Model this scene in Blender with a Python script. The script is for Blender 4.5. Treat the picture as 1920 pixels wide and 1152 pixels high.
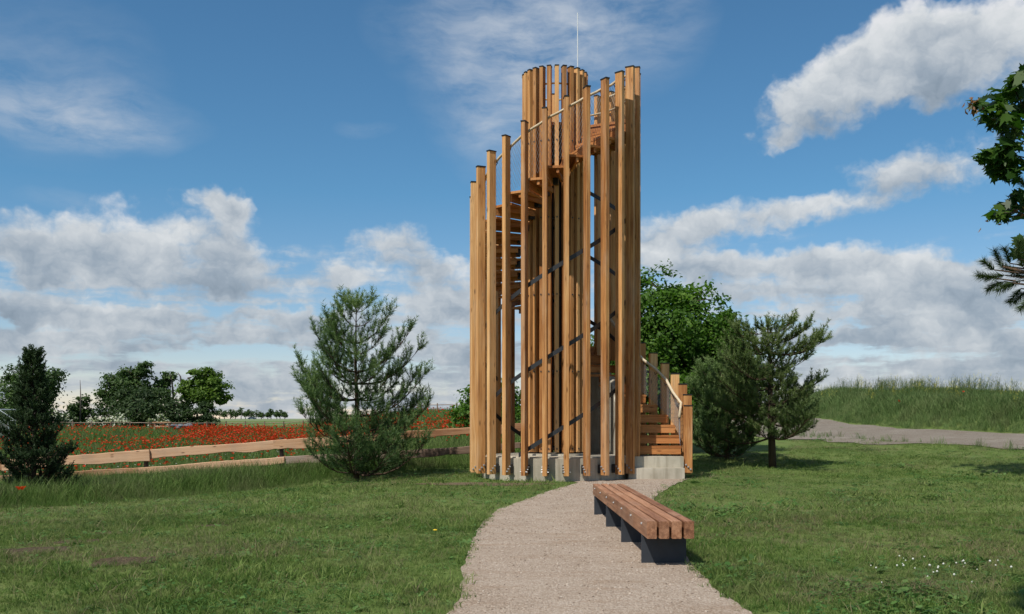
import bpy, math, random
import numpy as np
from mathutils import Vector, Matrix

random.seed(7); rng = np.random.default_rng(7)
for o in list(bpy.data.objects): bpy.data.objects.remove(o)
scene = bpy.context.scene
COL = scene.collection
R = math.radians
F = 1867.0; HZ = 785.0; EYE = 1.2          # focal length in photo pixels, horizon row, eye height

# ------------------------------------------------------------------ camera
cam = bpy.data.cameras.new('camera'); camo = bpy.data.objects.new('camera', cam); COL.objects.link(camo)
cam.sensor_width = 36; cam.lens = 35.0; cam.shift_y = 0.109; cam.clip_end = 8000; cam.clip_start = 0.05
camo.location = (0, 0, EYE); camo.rotation_euler = (R(90), 0, 0)
scene.camera = camo

# ------------------------------------------------------------------ sun
SUNV = Vector((-0.42, -0.56, 1.0)).normalized()          # towards the sun
sun = bpy.data.lights.new('sun', 'SUN'); sun.energy = 4.8; sun.angle = R(0.53); sun.color = (1.0, 0.945, 0.86)
suno = bpy.data.objects.new('sun', sun); COL.objects.link(suno)
suno.rotation_euler = (-SUNV).to_track_quat('-Z', 'Y').to_euler()
suno.location = (-10, -10, 30)

# ------------------------------------------------------------------ view
scene.render.engine = 'CYCLES'
scene.view_settings.view_transform = 'Standard'; scene.view_settings.look = 'None'
scene.view_settings.gamma = 1.0; scene.view_settings.use_curve_mapping = False
scene.view_settings.exposure = 0.0
scene.cycles.max_bounces = 6; scene.cycles.diffuse_bounces = 3; scene.cycles.glossy_bounces = 2; scene.cycles.transmission_bounces = 4; scene.cycles.transparent_max_bounces = 4
scene.cycles.caustics_reflective = False; scene.cycles.caustics_refractive = False

# ------------------------------------------------------------------ node helper
class N:
    def __init__(s, nt): s.nt = nt; s.n = nt.nodes; s.l = nt.links
    def put(s, sock, v):
        if v is None: return
        if hasattr(v, 'is_output') or isinstance(v, bpy.types.NodeSocket): s.l.new(v, sock)
        else: sock.default_value = v
    def math(s, op, a, b=None, c=None, clamp=False):
        n = s.n.new('ShaderNodeMath'); n.operation = op; n.use_clamp = clamp
        for i, v in enumerate((a, b, c)): s.put(n.inputs[i], v)
        return n.outputs[0]
    def vec(s, op, a, b=None, out=0):
        n = s.n.new('ShaderNodeVectorMath'); n.operation = op
        s.put(n.inputs[0], a); s.put(n.inputs[1], b)
        return n.outputs['Value'] if op in ('DOT_PRODUCT', 'LENGTH') else n.outputs[0]
    def noise(s, v, scale, detail=4, rough=0.5, out='Fac', dist=0.0, dim='3D'):
        n = s.n.new('ShaderNodeTexNoise'); n.noise_dimensions = s.dim if hasattr(s, 'dim') else dim; s.put(n.inputs['Vector'], v)
        n.inputs['Scale'].default_value = scale; n.inputs['Detail'].default_value = detail
        n.inputs['Roughness'].default_value = rough; n.inputs['Distortion'].default_value = dist
        return n.outputs[out]
    def mr(s, v, a, b, c=0.0, d=1.0, smooth=False):
        n = s.n.new('ShaderNodeMapRange'); n.clamp = True
        if smooth: n.interpolation_type = 'SMOOTHSTEP'
        s.put(n.inputs[0], v); s.put(n.inputs[1], a); s.put(n.inputs[2], b); s.put(n.inputs[3], c); s.put(n.inputs[4], d)
        return n.outputs[0]
    def mix(s, f, a, b, mode='MIX'):
        n = s.n.new('ShaderNodeMix'); n.data_type = 'RGBA'; n.blend_type = mode
        s.put(n.inputs[0], f)
        for i, v in ((6, a), (7, b)):
            if isinstance(v, (tuple, list)) and len(v) == 3: v = (*v, 1)
            s.put(n.inputs[i], v)
        return n.outputs[2]
    def ramp(s, f, stops):
        n = s.n.new('ShaderNodeValToRGB'); s.put(n.inputs[0], f); e = n.color_ramp.elements
        while len(e) > 1: e.remove(e[-1])
        e[0].position = stops[0][0]; e[0].color = (*stops[0][1], 1)
        for p, c in stops[1:]:
            k = e.new(p); k.color = (*c, 1)
        return n.outputs[0]

# ------------------------------------------------------------------ world: clear blue sky with cumulus, by direction
world = bpy.data.worlds.new('World'); scene.world = world; world.use_nodes = True
def build_world():
    nt = world.node_tree; nt.nodes.clear(); g = N(nt); g.dim = '2D'
    out = nt.nodes.new('ShaderNodeOutputWorld')
    sky = nt.nodes.new('ShaderNodeTexSky'); sky.sky_type = 'NISHITA'; sky.sun_disc = False
    sky.sun_elevation = math.asin(SUNV.z); sky.sun_rotation = math.atan2(SUNV.x, SUNV.y)
    sky.air_density = 1.0; sky.dust_density = 0.0; sky.ozone_density = 1.0; sky.altitude = 300
    tc = nt.nodes.new('ShaderNodeTexCoord'); D = tc.outputs['Generated']
    sep = nt.nodes.new('ShaderNodeSeparateXYZ'); nt.links.new(D, sep.inputs[0])
    az = g.math('ARCTAN2', sep.outputs[0], sep.outputs[1]); el = g.math('ARCSINE', sep.outputs[2])
    cb = nt.nodes.new('ShaderNodeCombineXYZ'); g.put(cb.inputs[0], az); g.put(cb.inputs[1], el)
    P = cb.outputs[0]
    # domain warp so cloud edges billow
    w1 = g.vec('SUBTRACT', g.noise(P, 9, 3, .55, 'Color'), (.5, .5, .5))
    w2 = g.vec('SUBTRACT', g.noise(P, 34, 3, .6, 'Color'), (.5, .5, .5))
    Pw = g.vec('ADD', P, g.vec('ADD', g.vec('MULTIPLY', w1, (.060, .040, 0)), g.vec('MULTIPLY', w2, (.030, .024, 0))))
    blobs = [  # photo-direction centres and radii of the heaps of cloud that stood in the sky
        (235,448,80,48,.95),(410,425,64,48,.95),(425,380,42,28,.85),(75,462,110,36,.9),(440,500,56,36,.8),(240,508,190,26,.7),(20,580,100,16,.6),
        (735,460,50,36,.8),(800,512,64,28,.8),(655,520,48,22,.7),(850,575,66,20,.85),(640,602,140,13,.65),(250,592,250,15,.75),(420,630,170,11,.6),
        (1440,258,45,16,.55),(1480,215,50,33,.8),(1555,175,66,44,.9),(1650,135,84,50,.95),(1745,100,98,56,.95),(1870,75,130,70,.95),
        (1280,432,74,30,.85),(1420,402,86,27,.9),(1560,392,76,22,.8),(1660,330,70,36,.72),(1770,300,90,40,.62),(1225,490,52,32,.75),
        (1330,510,72,28,.95),(1480,503,105,28,.95),(1660,500,135,30,.95),(1810,525,125,34,.95),(1570,556,220,18,.8),
        (1720,598,190,12,.65),(1745,684,90,13,.75),(1880,648,80,20,.8),(1500,642,120,9,.55)]
    S = None; H = None                                       # S: how much cloud, H: its mean height in the heap
    for (cx, cy, rx, ry, w) in blobs:
        a = math.atan((cx-960)/F); e = math.atan((HZ-cy)/F*math.cos(a))
        mp = nt.nodes.new('ShaderNodeMapping'); mp.vector_type = 'TEXTURE'; nt.links.new(Pw, mp.inputs[0])
        mp.inputs[1].default_value = (a, e, 0); mp.inputs[3].default_value = (1.62*rx/F, 1.62*ry/F, 1)
        gr = nt.nodes.new('ShaderNodeTexGradient'); gr.gradient_type = 'SPHERICAL'; nt.links.new(mp.outputs[0], gr.inputs[0]); d = gr.outputs[1]
        S = g.math('MULTIPLY', d, w) if S is None else g.math('MULTIPLY_ADD', d, w, S)
        H = g.math('MULTIPLY', d, w*e) if H is None else g.math('MULTIPLY_ADD', d, w*e, H)
    H = g.math('MULTIPLY', g.math('SUBTRACT', g.math('MULTIPLY', S, el), H), 1/.030)
    # the same kind of heaps all round the sky, from noise on a cloud deck
    deck = g.vec('DIVIDE', D, None)
    zz = g.math('ADD', g.math('MAXIMUM', sep.outputs[2], 0), .16)
    cz = nt.nodes.new('ShaderNodeCombineXYZ'); [g.put(cz.inputs[i], zz) for i in range(3)]
    nt.links.new(cz.outputs[0], deck.node.inputs[1])
    nd = g.noise(deck, 1.3, 5, .55)
    front = g.math('MULTIPLY', g.mr(g.math('ABSOLUTE', az), .55, .75), 1.0)
    over = g.mr(el, .44, .60)
    away = g.math('MAXIMUM', front, over)
    S = g.math('ADD', S, g.math('MULTIPLY', away, g.mr(nd, .46, .70, 0, 1.1)))
    # streaky low layers near the horizon
    st = g.noise(g.vec('MULTIPLY', g.vec('ADD', P, g.vec('MULTIPLY', w2, (.02, .006, 0))), (6, 42, 0)), 1.0, 6, .58)
    low = g.math('MULTIPLY', g.mr(el, -.01, .006), g.mr(el, .19, .07))
    S = g.math('ADD', S, g.math('MULTIPLY', low, g.mr(st, .34, .62, 0, .98)))
    fb = g.noise(g.vec('MULTIPLY', P, (1, 1.5, 0)), 13, 7, .60)
    vo = nt.nodes.new('ShaderNodeTexVoronoi'); vo.voronoi_dimensions = '2D'; vo.feature = 'F1'; vo.normalize = True
    vo.inputs['Scale'].default_value = 30; vo.inputs['Detail'].default_value = 3; vo.inputs['Roughness'].default_value = .55; vo.inputs['Lacunarity'].default_value = 2.3
    nt.links.new(g.vec('MULTIPLY', g.vec('ADD', P, g.vec('MULTIPLY', w2, (.02, .02, 0))), (1, 1.35, 0)), vo.inputs['Vector']); puff = g.math('SUBTRACT', .36, vo.outputs['Distance'])
    dens = g.math('ADD', S, g.math('MULTIPLY', g.mr(S, .02, .22), g.math('ADD', g.math('MULTIPLY', g.math('SUBTRACT', fb, .5), 1.0), g.math('MULTIPLY', puff, .65))))
    alpha = g.mr(dens, .12, .80, 0, 1, True)
    rel = g.math('DIVIDE', H, g.math('ADD', S, .12))
    lit = g.math('MULTIPLY', rel, .34)
    lit = g.math('ADD', lit, g.math('MULTIPLY', g.math('SUBTRACT', g.noise(g.vec('ADD', g.vec('MULTIPLY', Pw, (1, 1.6, 0)), (3, 0, 0)), 12, 4, .55), .5), .8))
    lit = g.math('ADD', lit, g.math('MULTIPLY', puff, .65))
    lit = g.math('ADD', lit, g.math('MULTIPLY', g.math('SUBTRACT', dens, .75), -.14))
    lit = g.math('ADD', lit, g.math('MULTIPLY', low, -.16))
    ccol = g.ramp(g.math('ADD', lit, .57, clamp=True), [(0, (.22, .285, .36)), (.3, (.36, .43, .51)), (.55, (.56, .61, .66)), (.8, (.76, .79, .81)), (1, (.86, .87, .89))])
    # thin high veils
    vx = g.vec('ADD', P, g.vec('MULTIPLY', w1, (.05, .03, 0)))
    cir = g.noise(g.vec('MULTIPLY', vx, (13, 38, 0)), 1.0, 6, .62, dist=.0)
    va = None
    for (cx, cy, rx, ry, w) in [(1010,60,200,90,1),(960,160,120,110,.8),(950,235,70,40,.6),(1150,40,120,60,.5),(130,215,150,40,.9),(60,150,150,90,.45),(215,255,70,25,.5),(670,240,40,10,.4),(130,382,60,12,.4)]:
        a = math.atan((cx-960)/F); e = math.atan((HZ-cy)/F*math.cos(a))
        mp = nt.nodes.new('ShaderNodeMapping'); mp.vector_type = 'TEXTURE'; nt.links.new(vx, mp.inputs[0])
        mp.inputs[1].default_value = (a, e, 0); mp.inputs[3].default_value = (1.7*rx/F, 1.7*ry/F, 1)
        gr = nt.nodes.new('ShaderNodeTexGradient'); gr.gradient_type = 'SPHERICAL'; nt.links.new(mp.outputs[0], gr.inputs[0]); d = g.math('MULTIPLY', gr.outputs[1], w)
        va = d if va is None else g.math('ADD', va, d)
    va = g.math('MULTIPLY', g.math('ADD', va, g.math('MULTIPLY', away, .3)), g.mr(cir, .30, .72, .12, 1.0))
    va = g.math('MULTIPLY', va, .62, clamp=True)
    b1 = nt.nodes.new('ShaderNodeBackground'); b1.inputs[1].default_value = .092
    nt.links.new(g.mix(1.0, sky.outputs[0], g.mix(g.mr(el, .0, .22), (1.02, .95, 1.08), (.56, .95, 1.12)), 'MULTIPLY'), b1.inputs[0])
    b2 = nt.nodes.new('ShaderNodeBackground'); nt.links.new(ccol, b2.inputs[0]); b2.inputs[1].default_value = .92
    b3 = nt.nodes.new('ShaderNodeBackground'); b3.inputs[0].default_value = (.62, .68, .76, 1); b3.inputs[1].default_value = .9
    m0 = nt.nodes.new('ShaderNodeMixShader'); nt.links.new(va, m0.inputs[0]); nt.links.new(b1.outputs[0], m0.inputs[1]); nt.links.new(b3.outputs[0], m0.inputs[2])
    m1 = nt.nodes.new('ShaderNodeMixShader'); nt.links.new(g.math('MULTIPLY', alpha, .95), m1.inputs[0]); nt.links.new(m0.outputs[0], m1.inputs[1]); nt.links.new(b2.outputs[0], m1.inputs[2])
    nt.links.new(m1.outputs[0], out.inputs[0])
build_world()
world.cycles.sampling_method = 'MANUAL'; world.cycles.sample_map_resolution = 512

# ------------------------------------------------------------------ materials
def mat(name):
    m = bpy.data.materials.new(name); m.use_nodes = True; nt = m.node_tree
    b = nt.nodes['Principled BSDF']; return m, N(nt), b
def setb(g, b, color=None, rough=.8, bump=None, bstr=.3, bdist=.01, spec=.3, metal=0):
    if color is not None: g.put(b.inputs['Base Color'], color if not isinstance(color, tuple) else (*color, 1))
    g.put(b.inputs['Roughness'], rough); b.inputs['Specular IOR Level'].default_value = spec; b.inputs['Metallic'].default_value = metal
    if bump is not None:
        n = g.n.new('ShaderNodeBump'); n.inputs['Strength'].default_value = bstr; n.inputs['Distance'].default_value = bdist
        g.put(n.inputs['Height'], bump); g.l.new(n.outputs[0], b.inputs['Normal'])
def objco(g): return g.n.new('ShaderNodeTexCoord').outputs['Object']
def wpos(g): return g.n.new('ShaderNodeNewGeometry').outputs['Position']
def rnd(g): return g.n.new('ShaderNodeObjectInfo').outputs['Random']

def wood(name, axis, dark, mid, light, rough=.62, knots=True, weather=None):
    m, g, b = mat(name)
    r = rnd(g); co = objco(g)
    cb = g.n.new('ShaderNodeCombineXYZ'); off = g.math('MULTIPLY', r, 57.0)
    for i in range(3): g.put(cb.inputs[i], off)
    co2 = g.vec('ADD', co, cb.outputs[0])
    sc = [26.0, 26.0, 26.0]; sc[axis] = .9
    grain = g.noise(g.vec('MULTIPLY', co2, tuple(sc)), 1.0, 5, .6, dist=.6)
    sc2 = [130.0]*3; sc2[axis] = 3.0
    fine = g.noise(g.vec('MULTIPLY', co2, tuple(sc2)), 1.0, 3, .6)
    sc3 = [2.2]*3; sc3[axis] = .7
    broad = g.noise(g.vec('MULTIPLY', co2, tuple(sc3)), 1.0, 2, .5)
    f = g.math('ADD', g.math('MULTIPLY', grain, .62), g.math('MULTIPLY', fine, .38))
    f = g.math('ADD', f, g.math('MULTIPLY', g.math('SUBTRACT', r, .5), .36))
    f = g.math('ADD', f, g.math('MULTIPLY', g.math('SUBTRACT', broad, .5), .35))
    c = g.ramp(f, [(.30, dark), (.5, mid), (.70, light)])
    if knots:
        k = g.n.new('ShaderNodeTexVoronoi'); k.inputs['Scale'].default_value = 1.0
        ks = [11.0]*3; ks[axis] = 3.4
        g.put(k.inputs['Vector'], g.vec('MULTIPLY', co2, tuple(ks)))
        kd = g.mr(k.outputs['Distance'], .08, .24, 1, 0)
        sc_ = g.n.new('ShaderNodeSeparateColor'); g.l.new(k.outputs['Color'], sc_.inputs[0])
        kr = g.math('GREATER_THAN', sc_.outputs[0], .45)
        c = g.mix(g.math('MULTIPLY', g.math('MULTIPLY', kd, kr), .72), c, (dark[0]*.35, dark[1]*.3, dark[2]*.3))
        ck = [34.0]*3; ck[axis] = .35; cn = g.noise(g.vec('MULTIPLY', g.vec('ADD', co2, (9, 4, 2)), tuple(ck)), 1.0, 3, .55)
        c = g.mix(g.mr(g.math('ABSOLUTE', g.math('SUBTRACT', cn, .56)), .0, .012, .75, 0), c, (dark[0]*.4, dark[1]*.35, dark[2]*.35))
    if weather:                      # rain-bleached silvery patches
        wn = g.noise(g.vec('MULTIPLY', co2, (3, 3, .5) if axis == 2 else (1, 1, 1)), 1.5, 4, .6)
        c = g.mix(g.mr(wn, .5, .75, 0, weather[3]), c, weather[:3])
    setb(g, b, c, rough, f, .35, .004, .25)
    return m
M = {}
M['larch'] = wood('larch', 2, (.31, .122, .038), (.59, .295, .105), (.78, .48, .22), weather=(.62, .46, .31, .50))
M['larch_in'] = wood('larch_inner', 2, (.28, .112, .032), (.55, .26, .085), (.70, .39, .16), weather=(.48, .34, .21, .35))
M['tread'] = wood('larch_tread', 0, (.27, .095, .026), (.46, .19, .06), (.58, .28, .105))
M['riser'] = wood('larch_riser', 1, (.22, .085, .026), (.37, .16, .054), (.48, .25, .10))
M['rail'] = wood('debarked_rail', 0, (.42, .33, .21), (.58, .48, .33), (.68, .59, .44), knots=False)
M['bench'] = wood('bench_wood', 1, (.20, .088, .044), (.40, .198, .108), (.52, .30, .18), rough=.55, weather=(.42, .28, .195, .45))
M['slab'] = wood('rough_slab', 0, (.22, .105, .052), (.42, .235, .125), (.54, .345, .21), weather=(.33, .245, .175, .55))
M['slab_old'] = wood('old_slab', 0, (.11, .072, .05), (.23, .155, .11), (.34, .25, .19), weather=(.27, .23, .2, .7))
M['stake'] = wood('stake', 2, (.09, .06, .042), (.18, .12, .085), (.27, .19, .14))
def plain(name, col, rough=.6, metal=0, spec=.4, var=.15, scale=8, bump=.1):
    m, g, b = mat(name); co = objco(g); n = g.noise(co, scale, 5, .6)
    c = g.mix(n, tuple(x*(1-var) for x in col), tuple(min(1, x*(1+var)) for x in col))
    setb(g, b, c, rough, n, bump, .01, spec, metal); return m
M['steel'] = plain('dark_steel', (.022, .024, .028), .5, .0, .5, .25, 14)
M['cap'] = plain('black_cap', (.012, .012, .013), .45)
M['bolt'] = plain('zinc_bolt', (.42, .42, .42), .45, 0.3)
M['wire'] = plain('wire', (.30, .30, .30), .5, .6)
M['rod'] = plain('lightning_rod', (.72, .73, .74), .4, .2)
M['bench_leg'] = plain('bench_leg', (.030, .036, .045), .55, 0, .45, .3, 10)
def concrete():
    m, g, b = mat('concrete'); co = objco(g)
    n1 = g.noise(co, 1.6, 5, .6); n2 = g.noise(co, 22, 5, .65)
    drip = g.noise(g.vec('MULTIPLY', co, (9, 9, .8)), 1, 4, .6)
    c = g.ramp(n1, [(.3, (.35, .315, .245)), (.5, (.46, .42, .335)), (.72, (.55, .51, .42))])
    c = g.mix(g.mr(drip, .47, .68, 0, .6), c, (.24, .21, .155))
    c = g.mix(g.mr(n2, .58, .75, 0, .35), c, (.30, .275, .23))
    setb(g, b, c, .9, n2, .35, .006, .2); return m
M['concrete'] = concrete()

def foliage(name, c1, c2, c3, transl=.35, rough=.6):
    m, g, b = mat(name)
    at = g.n.new('ShaderNodeAttribute'); at.attribute_name = 'tint'
    t = at.outputs['Fac']
    c = g.ramp(t, [(0, c1), (.5, c2), (1, c3)])
    setb(g, b, c, rough, spec=.25)
    tr = g.n.new('ShaderNodeBsdfTranslucent'); g.l.new(g.mix(1.0, c, (1.0, 1.25, .55), 'MULTIPLY'), tr.inputs[0])
    mx = g.n.new('ShaderNodeMixShader'); mx.inputs[0].default_value = transl
    g.l.new(b.outputs[0], mx.inputs[1]); g.l.new(tr.outputs[0], mx.inputs[2])
    g.l.new(mx.outputs[0], g.n['Material Output'].inputs[0]); return m
M['pine'] = foliage('pine_needles', (.030, .064, .022), (.072, .130, .042), (.215, .295, .105), .25)
M['pine2'] = foliage('pine_needles_olive', (.046, .074, .024), (.105, .150, .050), (.20, .250, .090), .28)
M['fir'] = foliage('fir_needles', (.016, .034, .014), (.030, .058, .022), (.060, .095, .036), .15)
M['walnut'] = foliage('walnut_leaves', (.040, .095, .012), (.080, .170, .022), (.150, .260, .042), .45)
M['oak'] = foliage('oak_leaves', (.026, .056, .016), (.052, .098, .026), (.095, .150, .042), .3)
M['lime'] = foliage('lime_leaves', (.055, .105, .014), (.10, .175, .024), (.16, .25, .04), .4)
M['bushleaf'] = foliage('bush_leaves', (.020, .040, .015), (.038, .068, .022), (.062, .10, .032), .22)
M['maple'] = foliage('maple_leaves', (.014, .038, .007), (.034, .085, .012), (.085, .150, .020), .4, .45)
M['seed'] = foliage('maple_keys', (.16, .07, .03), (.25, .13, .06), (.36, .20, .10), .3)
M['blossom'] = foliage('blossom', (.35, .38, .26), (.52, .53, .42), (.64, .63, .54), .3)
M['bark'] = wood('bark', 2, (.035, .026, .019), (.075, .055, .040), (.13, .095, .068), rough=.9, knots=False)
M['pinebark'] = wood('pine_bark', 2, (.040, .027, .018), (.085, .055, .036), (.15, .095, .06), rough=.9, knots=False)
M['deadwood'] = wood('deadwood', 2, (.06, .05, .045), (.12, .10, .09), (.18, .16, .14), rough=.9, knots=False)

def grassmat(name, greens, dry, dryness, transl=.3, patch=.35, ins=True):
    m, g, b = mat(name); g.dim = '2D'; p = wpos(g); r = rnd(g)
    n1 = g.noise(p, patch, 2, .6); n2 = g.noise(p, 2.3, 2, .6)
    f = g.math('ADD', g.math('MULTIPLY', n1, .5), g.math('MULTIPLY', n2, .5))
    f = g.math('ADD', f, g.math('MULTIPLY', g.math('SUBTRACT', r, .5), .30 if ins else 0))
    at = g.n.new('ShaderNodeAttribute'); at.attribute_name = 'blade'; f = g.math('ADD', f, g.math('MULTIPLY', g.math('SUBTRACT', at.outputs['Fac'], .5), .50))
    c = g.ramp(f, [(.34, greens[0]), (.5, greens[1]), (.66, greens[2])])
    d = g.noise(g.vec('ADD', p, (31, 7, 0)), patch*1.7, 3, .65)
    df = g.mr(g.math('ADD', d, g.math('MULTIPLY', g.math('SUBTRACT', r, .5), .25 if ins else 0)), .47, .64, 0, dryness)
    c = g.mix(df, c, dry)
    setb(g, b, c, .65, spec=.2)
    if transl:
        tr = g.n.new('ShaderNodeBsdfTranslucent'); g.l.new(c, tr.inputs[0])
        mx = g.n.new('ShaderNodeMixShader'); mx.inputs[0].default_value = transl
        g.l.new(b.outputs[0], mx.inputs[1]); g.l.new(tr.outputs[0], mx.inputs[2])
        g.l.new(mx.outputs[0], g.n['Material Output'].inputs[0])
    return m
LG = [(.076, .142, .026), (.140, .224, .046), (.228, .296, .086)]
M['lawn'] = grassmat('lawn_blades', LG, (.24, .225, .105), .34, .42)
M['clover'] = grassmat('clover_blades', [(.052, .125, .026), (.086, .178, .040), (.125, .225, .06)], (.10, .12, .05), .3)
M['straw'] = grassmat('straw_blades', [(.16, .15, .07), (.22, .19, .10), (.28, .24, .13)], (.2, .17, .1), .5)
M['tall'] = grassmat('tall_blades', [(.062, .122, .020), (.100, .180, .034), (.150, .225, .055)], (.17, .16, .085), .5)
M['weed'] = grassmat('weed_blades', [(.072, .132, .034), (.120, .200, .056), (.175, .250, .086)], (.15, .15, .07), .4)
M['rape'] = plain('rape_blossom', (.46, .42, .05), .7)
M['poppy'] = foliage('poppy_petal', (.44, .026, .009), (.56, .045, .014), (.66, .08, .024), .3)
M['white'] = plain('white_flower', (.56, .57, .50), .8)
M['yellow'] = plain('yellow_flower', (.75, .50, .02), .7)

# ------------------------------------------------------------------ mesh helpers
def link(o, parent=None):
    COL.objects.link(o)
    if parent is not None: o.parent = parent
    return o
def tag(o, label=None, cat=None, group=None, kind=None):
    if label: o['label'] = label
    if cat: o['category'] = cat
    if group: o['group'] = group
    if kind: o['kind'] = kind
    return o
def empty(name, loc=(0, 0, 0), rz=0):
    o = bpy.data.objects.new(name, None); o.location = loc; o.rotation_euler = (0, 0, rz); o.empty_display_size = .3
    return link(o)
class MB:
    def __init__(s): s.v = []; s.f = []
    def add(s, vs, fs):
        k = len(s.v); s.v += [tuple(p) for p in vs]; s.f += [tuple(i+k for i in f) for f in fs]
    def box(s, x0, x1, y0, y1, z0, z1):
        s.add([(x0,y0,z0),(x1,y0,z0),(x1,y1,z0),(x0,y1,z0),(x0,y0,z1),(x1,y0,z1),(x1,y1,z1),(x0,y1,z1)],
              [(0,3,2,1),(4,5,6,7),(0,1,5,4),(1,2,6,5),(2,3,7,6),(3,0,4,7)])
    def prism(s, poly, z0, z1, zt=None):
        n = len(poly); s.add([(x, y, z0) for x, y in poly]+[(x, y, z1) for x, y in poly],
            [tuple(range(n))[::-1], tuple(range(n, 2*n))]+[(i, (i+1) % n, n+(i+1) % n, n+i) for i in range(n)])
    def cbox(s, hx, hy, z0, z1, c=.006):              # upright timber with chamfered arrises, centred on z
        s.prism([(-hx+c,-hy),(hx-c,-hy),(hx,-hy+c),(hx,hy-c),(hx-c,hy),(-hx+c,hy),(-hx,hy-c),(-hx,-hy+c)], z0, z1)
    def tube(s, pts, rad, n=6, cap=True):
        pts = [Vector(p) for p in pts]; k0 = len(s.v)
        if not hasattr(rad, '__len__'): rad = [rad]*len(pts)
        for i, p in enumerate(pts):
            t = (pts[min(i+1, len(pts)-1)]-pts[max(i-1, 0)]).normalized()
            a = t.cross(Vector((0, 0, 1)) if abs(t.z) < .9 else Vector((1, 0, 0))).normalized(); b = t.cross(a)
            for j in range(n):
                q = 2*math.pi*j/n; s.v.append(tuple(p+(a*math.cos(q)+b*math.sin(q))*rad[i]))
        for i in range(len(pts)-1):
            for j in range(n):
                s.f.append((k0+i*n+j, k0+i*n+(j+1) % n, k0+(i+1)*n+(j+1) % n, k0+(i+1)*n+j))
        if cap:
            s.f.append(tuple(k0+j for j in range(n))[::-1]); s.f.append(tuple(k0+(len(pts)-1)*n+j for j in range(n)))
    def mesh(s, name, m, smooth=False):
        me = bpy.data.meshes.new(name); me.from_pydata(s.v, [], s.f); me.validate(); me.update()
        if m: me.materials.append(m)
        if smooth: me.polygons.foreach_set('use_smooth', [True]*len(me.polygons))
        return me
    def build(s, name, m, parent=None, smooth=False, loc=None, rz=0):
        o = bpy.data.objects.new(name, s.mesh(name, m, smooth)); link(o, parent)
        if loc is not None: o.location = loc
        o.rotation_euler = (0, 0, rz); return o
def shape(o_name, me, parent=None, loc=None, rot=None):
    o = bpy.data.objects.new(o_name, me); link(o, parent)
    if loc is not None: o.location = loc
    if rot is not None: o.rotation_euler = rot
    return o
def bulk(name, V, k, m, tint=None, parent=None, smooth=False):
    """V (n,k,3): n separate k-gons with a tint each"""
    n = len(V); me = bpy.data.meshes.new(name)
    me.vertices.add(n*k); me.vertices.foreach_set('co', V.reshape(-1).astype(np.float32))
    me.loops.add(n*k); me.loops.foreach_set('vertex_index', np.arange(n*k, dtype=np.int32))
    me.polygons.add(n); me.polygons.foreach_set('loop_start', np.arange(0, n*k, k, dtype=np.int32))
    me.polygons.foreach_set('loop_total', np.full(n, k, dtype=np.int32))
    me.update(calc_edges=True)
    if tint is not None:
        a = me.attributes.new('tint', 'FLOAT', 'POINT'); a.data.foreach_set('value', np.repeat(tint, k).astype(np.float32))
    me.materials.append(m)
    o = bpy.data.objects.new(name, me); return link(o, parent)
def nrm(a): return a/np.maximum(np.linalg.norm(a, axis=-1, keepdims=True), 1e-9)

# ------------------------------------------------------------------ terrain
def sst(a, b, x):
    t = np.clip((x-a)/(b-a), 0, 1); return t*t*(3-2*t)
ROAD = [(30, 22.0), (22.5, 26.2), (16.2, 30.2), (12.6, 36.0), (11.7, 43.0), (12.4, 52.0), (14.5, 64.0), (18, 80)]
ROADW = 4.6
def dist_poly(x, y, pts):
    """signed distance to an open line (positive on the right-hand side walking along it)"""
    best = np.full(np.shape(x), 1e9); sg = np.ones(np.shape(x))
    for (ax, ay), (bx, by) in zip(pts[:-1], pts[1:]):
        dx, dy = bx-ax, by-ay; L2 = dx*dx+dy*dy
        t = np.clip(((x-ax)*dx+(y-ay)*dy)/L2, 0, 1)
        d = np.hypot(x-ax-t*dx, y-ay-t*dy); s = (x-ax)*dy-(y-ay)*dx
        u = d < best; best = np.where(u, d, best); sg = np.where(u, np.where(s > 0, 1, -1), sg)
    return best*sg
def ground(x, y, und=True):
    x = np.asarray(x, float); y = np.asarray(y, float)
    zl = -.062*np.maximum(0, -x-1.2)*sst(8, 21, y); zl = np.maximum(zl, -1.0)
    b = sst(25, 60, y)
    left = zl*(1-b)+(.32+.5*sst(80, 500, y))*b
    right = .042*np.clip(y-22, 0, 33)+.033*np.clip(x-10, 0, 8)*sst(14, 26, y)
    w = sst(-.23, -.085, x/np.maximum(y, 8))
    z = left*(1-w)+right*w
    rd = dist_poly(x, y, ROAD)
    z = z+np.where(rd > 0, sst(ROADW/2-.1, ROADW/2+2.6, rd)*.70, 0)*sst(18, 24, y)
    if und:
        lawn = sst(3, 8, np.hypot(x-.9, y-20.4))*(1-sst(40, 80, y))
        z = z+lawn*.018*(np.sin(x*1.7+y*.6)+np.sin(y*1.3-x*.5+1))*sst(1.5, 3.5, np.abs(x-.6))
    return z
def gz(x, y): return float(ground(x, y))
def px(p, row, d): return ((p-960)/F*d, d, EYE-(row-HZ)/F*d)
def pg(p, d): X = (p-960)/F*d; return (X, d, gz(X, d))

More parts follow.
